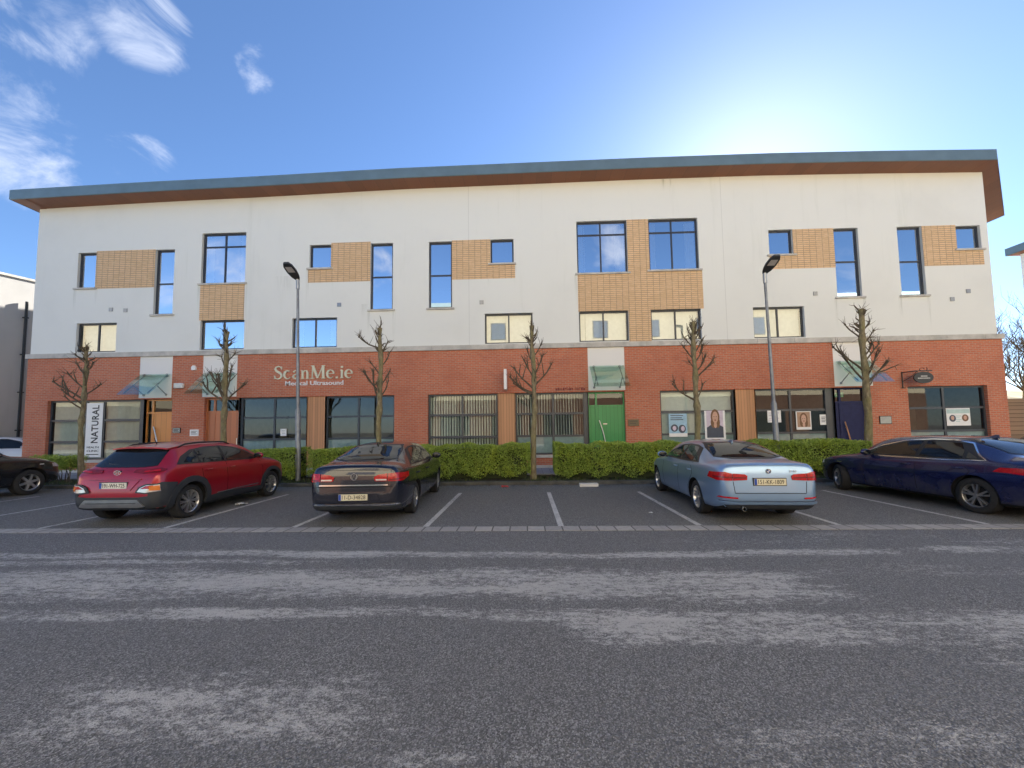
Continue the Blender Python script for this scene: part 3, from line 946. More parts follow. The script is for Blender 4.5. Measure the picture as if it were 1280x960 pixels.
# ================================================================== THINGS ON THE FACADE
def glyphs_serif():
    """large and small letters of the shop sign as strokes: (x,z) polylines with widths, cap height 1"""
    th, tn = .15, .06
    def arc(cx, cz, rx_, rz_, a0, a1, n=14):
        return [(cx + rx_ * math.cos(R(a0 + (a1 - a0) * k / n)), cz + rz_ * math.sin(R(a0 + (a1 - a0) * k / n))) for k in range(n + 1)]
    G = {}
    s = [(.50, .80), (.44, .93), (.30, .985), (.14, .92), (.09, .78), (.16, .64), (.30, .54), (.46, .42), (.52, .25), (.44, .08), (.27, .015), (.11, .07), (.05, .24)]
    G['S'] = (.62, [(s, [tn, tn, .08, .10, .12, .15, .17, .15, .12, .10, .08, tn, tn]), ([(.505, .74), (.505, .98)], [.05, .02]), ([(.05, .02), (.05, .28)], [.02, .05])])
    c = arc(.29, .33, .22, .31, 55, 320)
    G['c'] = (.56, [(c, [.09, .07] + [.09, .11, .13, .14, .14, .13, .12, .10, .08, .07, .06, .05, .04])])
    G['a'] = (.56, [([(.12, .52), (.2, .63), (.3, .64), (.39, .56), (.40, .40), (.40, .12), (.46, .03), (.54, .06)], [.10, .06, .07, .10, .12, .12, .09, .03]),
                    ([(.39, .40), (.22, .34), (.11, .22), (.13, .08), (.24, .03), (.39, .14)], [.05, .07, .11, .12, .09, .04])])
    G['n'] = (.66, [([(.17, .62), (.17, .02)], .12), ([(.05, .61), (.17, .63)], .05), ([(.07, .02), (.28, .02)], .045), ([(.2, .5), (.32, .63), (.44, .6), (.49, .46), (.49, .02)], [.04, .08, .10, .12, .12]), ([(.39, .02), (.60, .02)], .045)])
    G['M'] = (1.06, [([(.17, .97), (.15, .02)], tn), ([(.18, .97), (.51, .04)], .15), ([(.51, .04), (.84, .97)], tn), ([(.85, .97), (.88, .02)], .15), ([(.05, .98), (.26, .98)], .045), ([(.04, .02), (.27, .02)], .045), ([(.77, .98), (.98, .98)], .045), ([(.75, .02), (1.02, .02)], .045)])
    e = arc(.29, .33, .22, .31, 0, 318)
    G['e'] = (.56, [(e, [.06, .09, .10, .08, .07, .09, .12, .14, .14, .13, .11, .09, .07, .05, .04]), ([(.10, .36), (.51, .36)], .05)])
    G['.'] = (.30, [([(.08, .06), (.21, .06)], .14)])
    G['i'] = (.34, [([(.18, .62), (.18, .02)], .13), ([(.06, .61), (.18, .63)], .05), ([(.07, .02), (.29, .02)], .045), ([(.11, .86), (.25, .86)], .14)])
    return G

def stroke(mb, pts, wid, y0, y1):
    n = len(pts)
    if not hasattr(wid, '__len__'):
        wid = [wid] * n
    wid = list(wid)[:n] + [wid[-1]] * max(0, n - len(wid))
    L_, R_ = [], []
    for i in range(n):
        a, b = Vector(pts[max(i - 1, 0)]), Vector(pts[min(i + 1, n - 1)])
        t = (b - a).normalized()
        nn = Vector((-t.y, t.x)) * wid[i] / 2
        p = Vector(pts[i])
        L_.append(p + nn); R_.append(p - nn)
    for i in range(n - 1):
        poly = [tuple(R_[i]), tuple(R_[i + 1]), tuple(L_[i + 1]), tuple(L_[i])]
        mb.prism(poly, y0, y1)

def serif_text(s, h, depth):
    G = glyphs_serif()
    mb = MB(); x = 0
    for ch in s:
        w, st = G[ch]
        for j, (pts, wd) in enumerate(st):
            sub = MB()
            stroke(sub, [((x + a) * h, b * h) for a, b in pts], ([k * h for k in wd] if hasattr(wd, '__len__') else wd * h), -depth - j * .001, 0)
            mb.merge(sub)
        x += w
    mb.width = x * h
    return mb

x0, z0 = on_wall(343.5, 472, FY); x1, z1 = on_wall(442, 457, FY)
st_ = serif_text('ScanMe.ie', 1.0, .05)
k_ = (x1 - x0) / st_.width
st_ = MB().merge(st_, Matrix.Diagonal((k_, 1, .56, 1)))
zz = on_wall(392, 473.5, FY)[1]
sign = thing('shop_sign', 'cream serif lettering ScanMe.ie with white Medical Ultrasound beneath it, on the red brick', 'sign', (x0, GY, zz))
st_.build('lettering', M['cream'], sign)
xa, _ = on_wall(357.5, 480, FY); xb, _ = on_wall(430, 480, FY)
t2 = text_mb('Medical Ultrasound', .185, .03, .012)
z2 = on_wall(392, 481.5, FY)[1] - zz
t2 = MB().merge(t2, Matrix.Translation((xa - x0, -.035, z2)) @ Matrix.Diagonal(((xb - xa) / t2.width, 1, 1, 1)))
t2.build('small_lettering', M['white'], sign)

# small red lettering over a shop window
xa, za = on_wall(692, 488.5, FY); xb, _ = on_wall(734, 488.5, FY)
rl = MB(); rg = random.Random(4); x = xa
while x < xb - .05:                                   # too blurred in the photo to read: letter-sized strokes
    wd = rg.uniform(.045, .085)
    if rg.random() > .13:
        rl.box(x, x + .018, GY - .02, GY - .001, za, za + rg.choice((.11, .11, .15)))
        rl.box(x + .019, x + wd, GY - .018, GY - .001, za + rg.choice((0, .05, .09)), za + rg.choice((.025, .075, .115)) + .012)
        if rg.random() > .4:
            rl.box(x + wd - .015, x + wd + .001, GY - .019, GY - .001, za, za + .10)
    x += wd + .022
tag(rl.build('shop_lettering', plain('dark_red_letter', (.20, .03, .03), .6)), 'tiny dark red lettering on brick just left of the green door head', 'sign')

# white projecting light box sign
x, z = on_wall(632.5, 476, FY)
s = thing('projecting_sign', 'slim upright white box sign projecting from brick above the middle cedar panel', 'sign', (x, GY, z))
MB().box(-.055, .055, -.62, -.05, -.42, .40).build('sign_box', M['white'], s)
b = MB(); b.box(-.02, .02, -.05, .0, .22, .28); b.box(-.02, .02, -.05, .0, -.30, -.24); b.build('bracket', M['steel'], s)

# NATURAL banner in the left window
rcW = g_rects[0]
bx0 = rcW[0] + (rcW[1] - rcW[0]) * .385; bx1 = rcW[0] + (rcW[1] - rcW[0]) * .555
bz0, bz1 = rcW[2] + .10, rcW[3] - .12
ban = thing('window_banner', 'tall white banner reading NATURAL upwards in the leftmost shop window', 'banner', (bx0, GY + .10, bz0))
MB().box(0, bx1 - bx0, 0, .012, 0, bz1 - bz0).build('banner_sheet', M['white'], ban)
tn = text_mb('NATURAL', .30, .004, .02, 1.05)
Lh = (bz1 - bz0) * .70
mt = Matrix.Translation(((bx1 - bx0) * .76, -.006, (bz1 - bz0) * .26)) @ Matrix.Rotation(R(-90), 4, 'Y') @ Matrix.Diagonal((Lh / tn.width, 1, 1.0, 1))
MB().merge(tn, mt).build('lettering', M['ink'], ban)
small = MB()
for s_, zf in (('HEALTH', .165), ('CLINIC', .10)):
    tx = text_mb(s_, .085, .004, .01)
    small.merge(tx, Matrix.Translation(((bx1 - bx0) * .14, -.006, (bz1 - bz0) * zf)) @ Matrix.Diagonal(((bx1 - bx0) * .72 / tx.width, 1, 1, 1)))
small.box((bx1 - bx0) * .14, (bx1 - bx0) * .86, -.005, -.001, (bz1 - bz0) * .045, (bz1 - bz0) * .06)
small.build('small_lettering', M['ink'], ban)

def plaque(px, py, w, h, fm, label, name='plaque', cat='plaque', lines=3, border=None):
    x, z = on_wall(px, py, FY)
    p = thing(name, label, cat, (x, GY, z))
    MB().box(-w / 2, w / 2, -.03, 0, -h / 2, h / 2).build('plate', border or fm, p)
    MB().box(-w / 2 + .02, w / 2 - .02, -.036, -.029, -h / 2 + .02, h / 2 - .02).build('face', fm, p)
    L_ = MB()
    for j in range(lines):
        zz_ = h / 2 - .07 - j * (h - .1) / max(1, lines)
        L_.box(-w * .34, w * (.34 - .12 * (j % 2)), -.039, -.035, zz_ - .014, zz_ + .01)
    if lines: L_.build('lettering', M['ink'], p)
    return p
grey_pl = plain('grey_plaque', (.34, .35, .33), .4, .3)
plaque(222, 538, .34, .22, grey_pl, 'small grey framed plaque on the brick pier beside the oak door', border=M['black'])
plaque(244, 541, .38, .28, M['white'], 'white notice plate on the brick pier beside the redwood door')
plaque(791.5, 528.5, .44, .28, plain('bronze_plaque', (.11, .09, .06), .4, .5), 'dark bronze plaque on brick to the right of the green door', lines=2)
plaque(1105.5, 525, .46, .32, grey_pl, 'grey metal plaque in a dark frame on brick beside the navy door', border=M['black'], lines=0)
# alarm and emergency light boxes on the pier between the wooden doors
x, z = on_wall(226, 482.5, FY)
al = thing('bulkhead_light', 'cream rounded bulkhead light box on brick between the two wooden doors', 'wall light', (x, GY, z))
o = MB().box(-.21, .21, -.12, 0, -.115, .115).build('housing', M['offwhite'], al)
bv = o.modifiers.new('bevel', 'BEVEL'); bv.width = .04; bv.segments = 3
x, z = on_wall(244, 461, FY)
ab = thing('alarm_box', 'small white alarm box high on brick left of the redwood door panel', 'alarm', (x, GY, z))
MB().prism([(-.09, -.07), (.09, -.07), (.09, .06), (.04, .13), (-.04, .13), (-.09, .06)], -.08, 0).build('housing', M['white'], ab)
# oval hanging sign with scrolled bracket
x, z = on_wall(1135, 474, FY)
hs = thing('hanging_sign', 'black oval hanging sign on a scrolled iron bracket left of the rightmost window', 'sign', (x, GY, z))
el = [(math.cos(2 * math.pi * j / 28) * .37 + .0, math.sin(2 * math.pi * j / 28) * .23) for j in range(28)]
MB().prism([(a + .1, b) for a, b in el], -.50, -.45).build('sign_board', M['black'], hs)
ltr = MB(); rg = random.Random(9)
for zz_, wd in ((.05, .22), (-.03, .46)):
    xx = .1 - wd / 2
    while xx < .1 + wd / 2:
        w_ = rg.uniform(.02, .045); ltr.box(xx, xx + w_, -.505, -.499, zz_ - .02, zz_ + .022); xx += w_ + .012
ltr.build('lettering', M['alloy_d'], hs)
br = MB()
br.tube([(-.27, -.02, .30), (-.27, -.02, -.36)], .02, 6)
br.tube([(-.27, -.02, .27), (-.1, -.46, .27), (.45, -.475, .27)], .018, 6)
br.tube([(.1 + .06 * math.cos(t) * (1 + t * .3), -.475, .33 + .03 * math.sin(t) * (1 + t * .3)) for t in np.linspace(0, 7, 18)], .012, 5)
br.tube([(-.27, -.02, -.1), (-.2, -.3, .05), (-.1, -.46, .26)], .012, 5)
br.tube([(-.1, -.475, .27), (-.1, -.475, .15)], .01, 5); br.tube([(.3, -.475, .27), (.3, -.475, .15)], .01, 5)
br.tube([(-.36, -.02, -.36), (-.18, -.02, -.36)], .015, 5)
br.build('bracket', M['black'], hs, True)

# posters inside the shop windows
skin = plain('poster_skin', (.55, .33, .24), .5); hair = plain('poster_hair', (.16, .075, .03), .5); pblue = plain('poster_blue', (.32, .52, .66), .4); navy = plain('poster_navy', (.035, .05, .085), .4)
lilac = plain('poster_lilac', (.60, .52, .62), .5); tan = plain('poster_tan', (.40, .24, .15), .5); teal = plain('poster_teal', (.45, .60, .58), .5)
def oval(cx, cz, rx_, rz_, n=20): return [(cx + rx_ * math.cos(2 * math.pi * k / n), cz + rz_ * math.sin(2 * math.pi * k / n)) for k in range(n)]
def poster(pr, label, draw, name='poster', cat='poster', base=None, dy=.115):
    x0, x1, z0, z1 = rect(*pr)
    p = thing(name, label, cat, ((x0 + x1) / 2, GY + dy, (z0 + z1) / 2))
    w, h = x1 - x0, z1 - z0
    MB().box(-w / 2, w / 2, 0, .006, -h / 2, h / 2).build('sheet', base or M['white'], p)
    by = {}
    for j, (poly, mt_) in enumerate(draw):
        mb = by.setdefault(mt_.name, (MB(), mt_))[0]
        mb.prism([(a * w, b * h) for a, b in poly], -.002 - .0006 * j, -.0001)
    first = None
    for nm, (mb, mt_) in by.items():
        mb.build('print', mt_, p)
    return p
def bars(x0, x1, zs, t=.012, c=None):
    return [([(x0, z_ - t), (x1 - .08 * (k % 2), z_ - t), (x1 - .08 * (k % 2), z_ + t), (x0, z_ + t)], c or M['ink']) for k, z_ in enumerate(zs)]
def face(cx, cz, s, hr=None, dark=None):
    hr = hr or hair
    return [(oval(cx, cz + .02 * s, .27 * s, .34 * s), hr), (oval(cx - .12 * s, cz - .22 * s, .16 * s, .24 * s), hr), (oval(cx + .14 * s, cz - .22 * s, .14 * s, .24 * s), hr), (oval(cx, cz - .33 * s, .09 * s, .14 * s), skin), (oval(cx, cz, .17 * s, .26 * s), skin),
            (oval(cx - .07 * s, cz + .03 * s, .03 * s, .016 * s), M['ink']), (oval(cx + .07 * s, cz + .03 * s, .03 * s, .016 * s), M['ink']), (oval(cx, cz - .12 * s, .06 * s, .02 * s), M['red_dark'])]
poster((837, 517, 860, 546), 'pale blue poster with lines of text and two figures in a shop window', [([(-.5, -.35), (.5, -.35), (.5, .5), (-.5, .5)], pblue)] + bars(-.4, .3, (.42, .32, .24), .018, navy) + [(oval(-.2, -.12, .2, .16), navy), (oval(.22, -.16, .2, .18), navy), (oval(-.2, -.13, .1, .1), lilac), (oval(.26, -.15, .1, .11), lilac)])
poster((882, 513, 908, 549), 'framed poster of a woman with long auburn hair behind the light blue saloon', [([(-.40, -.45), (.40, -.45), (.40, .5), (-.40, .5)], lilac), ([(-.40, -.45), (.40, -.45), (.40, -.08), (.2, .0), (-.2, .0), (-.40, -.1)], navy)] + face(.02, .26, .80))
poster((961, 513, 978, 528), 'pale lilac leaflet in the shop window behind the right street lamp', bars(-.4, .35, (.3, .1, -.15, -.3), .03, lilac))
poster((997, 514, 1016, 537), 'portrait poster of a tanned brown haired woman two windows left of the navy door', [([(-.43, -.36), (.43, -.36), (.43, .46), (-.43, .46)], tan)] + face(0, .08, .95))
poster((1027, 518, 1036, 531), 'small white notice with dark print pinned beside the tanned portrait poster', bars(-.3, .3, (.25, .1, -.05, -.2), .03, navy))
poster((1186, 510, 1216, 532), 'wide pale poster with two small faces in the rightmost shop window', [([(-.48, .2), (.48, .2), (.48, .44), (-.48, .44)], teal), (oval(-.25, -.08, .14, .2), navy), (oval(.28, -.06, .14, .2), hair), (oval(-.25, -.06, .07, .12), skin), (oval(.28, -.05, .07, .12), skin)] + bars(-.12, .12, (.05, -.05, -.15, -.25), .02, teal))
poster((349, 536, 356.5, 545), 'white paper notice stuck inside the window below the cream sign', bars(-.3, .3, (.25, .05, -.15), .03, grey_pl))
# exit sign above the navy door
x, z = on_wall(1056, 492.5, FY)
ex = thing('exit_sign', 'green emergency exit sign with white running figure behind the navy door transom', 'sign', (x, FY + .32, z))
MB().box(-.20, .20, 0, .03, -.10, .10).build('sign_box', plain('exit_green', (.01, .30, .13), .4), ex)
pic = MB()
pic.prism(oval(-.02, .055, .02, .022, 10), -.006, -.001)
stroke(pic, [(-.03, .03), (-.045, -.02), (-.01, -.04), (-.02, -.08)], .02, -.005, -.001)
stroke(pic, [(-.045, -.02), (-.075, -.045), (-.10, -.04)], .018, -.0045, -.001)
stroke(pic, [(-.03, .025), (.005, .0), (.03, .01)], .014, -.004, -.001)
stroke(pic, [(.06, -.08), (.06, .08), (.14, .08), (.14, -.08)], .014, -.0035, -.001)
pic.build('pictogram', M['white'], ex)

# a desk lamp, papers and a plant behind the clinic glass give the rooms some depth
x0, x1, z0, z1 = g_rects[1]
sp_ = thing('office_desk', 'pale reception desk seen through the window under the cream sign', 'desk', (x0 + 1.2, FY + 1.5, .14))
MB().box(-.9, .9, -.35, .35, .70, .74).build('desk_top', M['offwhite'], sp_)
d_ = MB(); d_.box(-.85, -.80, -.3, .3, 0, .70); d_.box(.80, .85, -.3, .3, 0, .70); d_.build('panel', M['offwhite'], sp_)
mo = thing('monitor', 'black computer monitor standing on the reception desk', 'monitor', (x0 + 1.4, FY + 1.5, .88))
MB().box(-.28, .28, -.015, .015, .08, .42).build('screen', M['black'], mo)
b = MB(); b.box(-.02, .02, -.01, .03, 0.0, .12); b.box(-.12, .12, -.08, .08, 0, .012); b.build('stand', M['black'], mo)

# leaf litter blown against the kerb
def litter(n, seed):
    rg = np.random.default_rng(seed)
    x = rg.uniform(-19, 13, n); y = 12.10 - rg.exponential(.16, n); a = rg.uniform(0, 6.28, n); s = rg.uniform(.012, .03, n)
    V = np.zeros((n, 4, 3))
    for j in range(4):
        V[:, j, 0] = x + s * np.cos(a + j * 1.57) * (1.5 if j % 2 else .8); V[:, j, 1] = y + s * np.sin(a + j * 1.57) * (1.5 if j % 2 else .8); V[:, j, 2] = .004 + rg.uniform(0, .012, n)
    me = bpy.data.meshes.new('leaf_litter')
    me.from_pydata(V.reshape(-1, 3).tolist(), [], np.arange(n * 4).reshape(-1, 4).tolist())
    me.materials.append(mat_leaf('dead_leaf', (.06, .04, .02), (.12, .08, .04), (.20, .15, .08)))
    o = bpy.data.objects.new('leaf_litter', me); COL.objects.link(o)
    tag(o, 'dead leaves and grit gathered along the foot of the kerb', 'leaf litter', kind='stuff')
litter(1100, 8)
# ================================================================== TREES, LAMPS, HEDGES
def bent(p0, d, L, n, rg, up=.25, wig=.12):
    pts = [Vector(p0)]
    d = Vector(d).normalized()
    for i in range(n):
        d = (d + Vector((rg.uniform(-wig, wig), rg.uniform(-wig, wig), rg.uniform(-wig, wig) + up / n))).normalized()
        pts.append(pts[-1] + d * L / n)
    return pts, d

def pollard(x, y, ztop, lean, specs, seed, label, fork=None, r0=.105):
    rg = random.Random(seed)
    root = thing('street_tree', label, 'tree', (x, y, .09), 0, 'pollarded street trees along the kerb')
    tr = MB()
    H = ztop - .09
    n = 22
    path, rad = [], []
    for k in range(n + 1):
        t = k / n
        path.append((lean * t + .035 * math.sin(t * 7 + seed) + .012 * math.sin(t * 23 + seed), .03 * math.sin(t * 9 + 2 * seed), H * t - .05 * (k == 0)))
        rr = r0 * (1.25 - .25 * min(1, t * 6)) * (1 - .45 * t) + (.024 if k % 4 == 2 and t > .4 else 0) + rg.uniform(-.009, .009)
        rad.append(rr)
    tr.tube(path, rad, 12)
    tr.build('trunk', M['bark'], root, True)
    cr = MB(); tw = MB()
    def at(z):
        t = min(1, max(0, z / H)); k = min(n - 1, int(t * n)); f = t * n - k
        return Vector(path[k]).lerp(Vector(path[k + 1]), f)
    def twigs(p, d, cnt, L0, L1):
        for _ in range(cnt):
            dd = (Vector(d) * .5 + Vector((rg.gauss(0, .6), rg.gauss(0, .6), rg.gauss(.35, .5)))).normalized()
            pts, _d = bent(p, dd, rg.uniform(L0, L1), 4, rg, .2, .18)
            tw.tube(pts, [.010, .008, .007, .005, .003], 4)
    for (z, ang, L, rise) in specs:
        z = z - .09
        a = R(ang)
        d = (math.cos(a), math.sin(a) * .8, rise)
        p0 = at(z)
        L *= .88
        pts, d2 = bent(p0, d, L, 6, rg, .6, .13)
        rb = .017 + .015 * L
        cr.tube(pts, [rb * 1.3, rb, rb * .85, rb * .8, rb * .75, rb * .8, rb * .55], 7)
        cr.ball(tuple(pts[-1]), (rb * 1.2, rb * 1.2, rb * 1.2), 7, 5)
        twigs(pts[-1], d2, 5, .10, .34)
        twigs(pts[3], d2, 2, .10, .35); twigs(pts[5], d2, 2, .10, .35)
        if L > .7:
            for kk in (3, 4):
                sd = (Vector(d2) + Vector((rg.uniform(-.9, .9), rg.uniform(-.9, .9), rg.uniform(-.1, .8)))).normalized()
                p2, d3 = bent(pts[kk], sd, L * rg.uniform(.3, .5), 4, rg, .3, .15)
                cr.tube(p2, [rb * .75, rb * .65, rb * .6, rb * .55, rb * .45], 6)
                twigs(p2[-1], d3, 3, .1, .3)
    # knobbly head with shoots
    for k in range(12):
        zz = H - rg.uniform(0, .9)
        a = rg.uniform(0, 6.28)
        p = at(zz)
        pts, d2 = bent(p, (math.cos(a), math.sin(a), rg.uniform(.4, 1.2)), rg.uniform(.15, .38), 4, rg, .4, .15)
        cr.tube(pts, [.03, .024, .022, .024, .014], 6)
        twigs(pts[-1], d2, 2, .08, .22)
    twigs(at(H), (0, 0, 1), 6, .12, .35)
    for k in range(8):
        zz = rg.uniform(H * .5, H * .95)
        twigs(at(zz), (rg.uniform(-1, 1), rg.uniform(-1, 1), .3), 1, .12, .35)
    c = cr.merge(tw).build('crown', M['twig'], root, True)
    return root

TY = 12.75
def tx(px, py=590): return on_wall(px, py, TY)[0]
L_ = lambda *a: list(a)
pollard(tx(100), TY, 4.75, -.02, [(2.75, 170, 1.05, .55), (2.95, 200, 1.15, .5), (3.1, 20, .65, .6), (3.3, 185, .8, .6), (3.4, 330, .6, .7), (3.75, 175, .7, .9), (3.9, 10, .45, .9), (4.2, 190, .5, .8), (2.6, 250, .7, .6)], 1,
        'slender bare pollarded tree in front of the NATURAL banner', r0=.085)
pollard(tx(279), TY, 5.2, -.05, [(2.75, 178, 1.3, .5), (2.85, 172, 1.25, .95), (2.8, 5, .95, .9), (3.0, 160, .9, 1.5), (3.1, 350, .9, 1.3), (3.2, 185, .9, .8), (3.5, 20, .6, 1.1), (3.9, 175, .55, 1.0), (4.1, 5, .5, 1.0), (2.9, 270, .7, .8), (4.5, 190, .5, .7)], 2,
        'bare pollarded tree behind the red crossover, in front of the redwood door', r0=.10)
pollard(tx(474), TY, 5.2, -.02, [(2.75, 172, 1.2, 1.7), (2.8, 8, .75, 1.6), (3.0, 165, 1.15, .75), (3.2, 20, .7, .9), (3.6, 185, .6, .9), (3.9, 15, .6, .9), (4.4, 5, .5, .6), (4.5, 178, .95, .35), (2.9, 280, .5, 1.2), (4.8, 200, .35, 1.2)], 3,
        'bare pollarded tree with a pale forked trunk behind the dark navy saloon', r0=.105)
pollard(tx(668), TY, 5.15, .02, [(3.05, 172, 1.2, .75), (3.15, 8, 1.1, .95), (2.9, 178, 1.1, .35), (3.4, 165, .8, 1.2), (3.5, 12, .8, 1.2), (3.9, 178, .5, 1.0), (3.2, 280, .5, 1.0), (4.1, 10, .55, 1.1), (4.4, 180, .45, 1.0), (2.85, 190, .9, .12)], 4,
        'bare pollarded tree between two clipped hedges, left of the green door', r0=.10)
pollard(tx(873), TY, 5.15, .05, [(2.55, 170, 1.05, .75), (2.6, 10, .75, 1.2), (3.3, 10, .9, .75), (3.5, 15, .8, .8), (3.8, 5, .8, .9), (3.9, 172, .6, 1.1), (4.1, 8, .6, 1.0), (4.3, 178, .5, 1.0), (4.5, 10, .45, 1.0), (3.6, 178, .35, 1.0), (4.6, 175, .4, 1.2)], 5,
        'bare pollarded tree with dense upper shoots behind the light blue saloon', r0=.105)
pollard(tx(1088), TY, 5.45, .10, [(3.0, 8, 1.15, .75), (3.1, 172, 1.25, .85), (3.4, 170, 1.35, .8), (3.35, 10, 1.0, .95), (3.7, 12, .85, .95), (3.9, 15, .8, .6), (4.5, 175, .75, .55), (4.3, 10, .7, .8), (4.7, 8, .5, 1.0), (2.9, 20, .6, .4), (3.2, 290, .6, .9)], 6,
        'bare pollarded tree with long side branches in front of the navy door', r0=.12)

def street_lamp(px_base, px_top, py_top, y, label):
    xb = on_wall(px_base, 600, y)[0]
    xt, zt = on_wall(px_top, py_top, y)
    root = thing('street_lamp', label, 'street lamp', (xb, y, .09), 0, 'grey street lamps')
    dx = xt - xb; H = zt - .09
    P = lambda z: (dx * z / H, 0, z)
    MB().tube([P(-.1), P(2.35), P(2.45)], [.085, .085, .052], 16).build('pole_base', M['lamp_pole'], root, True)
    MB().tube([P(2.4), P(H)], [.054, .04], 14).build('pole', M['lamp_pole'], root, True)
    MB().tube([P(H - .35), P(H + .02)], [.058, .058], 14).build('spigot', M['alloy_d'], root, True)
    hd = MB()
    prof = [(-.0, .07, .05), (.12, .14, .06), (.32, .18, .06), (.55, .17, .05), (.68, .10, .03)]
    vs, fs = [], []
    for (l, w, t) in prof:
        vs += [(dx - w, -l, H - .02 + .42 * l - t * .3), (dx + w, -l, H - .02 + .42 * l - t * .3), (dx + w * .8, -l, H + .42 * l + t), (dx - w * .8, -l, H + .42 * l + t)]
    for i in range(4):
        for j in range(4):
            fs.append((i * 4 + j, i * 4 + (j + 1) % 4, i * 4 + 4 + (j + 1) % 4, i * 4 + 4 + j))
    fs += [(3, 2, 1, 0), (16, 17, 18, 19)]
    hd.add(vs, fs)
    h = hd.build('lamp_head', M['clad'], root, True)
    le = MB()
    le.quad((dx - .12, -.34, H - .045 + .42 * .34), (dx + .12, -.34, H - .045 + .42 * .34), (dx + .11, -.56, H - .043 + .42 * .56), (dx - .11, -.56, H - .043 + .42 * .56))
    le.build('lens', M['clear_lens'], h)
    MB().box(dx * .12 - .05, dx * .12 + .05, -.088, -.075, .35, .95).build('access_door', M['lamp_pole'], root)
    return root
street_lamp(372.5, 372.3, 349, 12.9, 'grey street lamp with flat LED head rising in front of the cream sign')
street_lamp(974, 955.5, 341, 12.9, 'grey street lamp with flat LED head behind the light blue saloon')

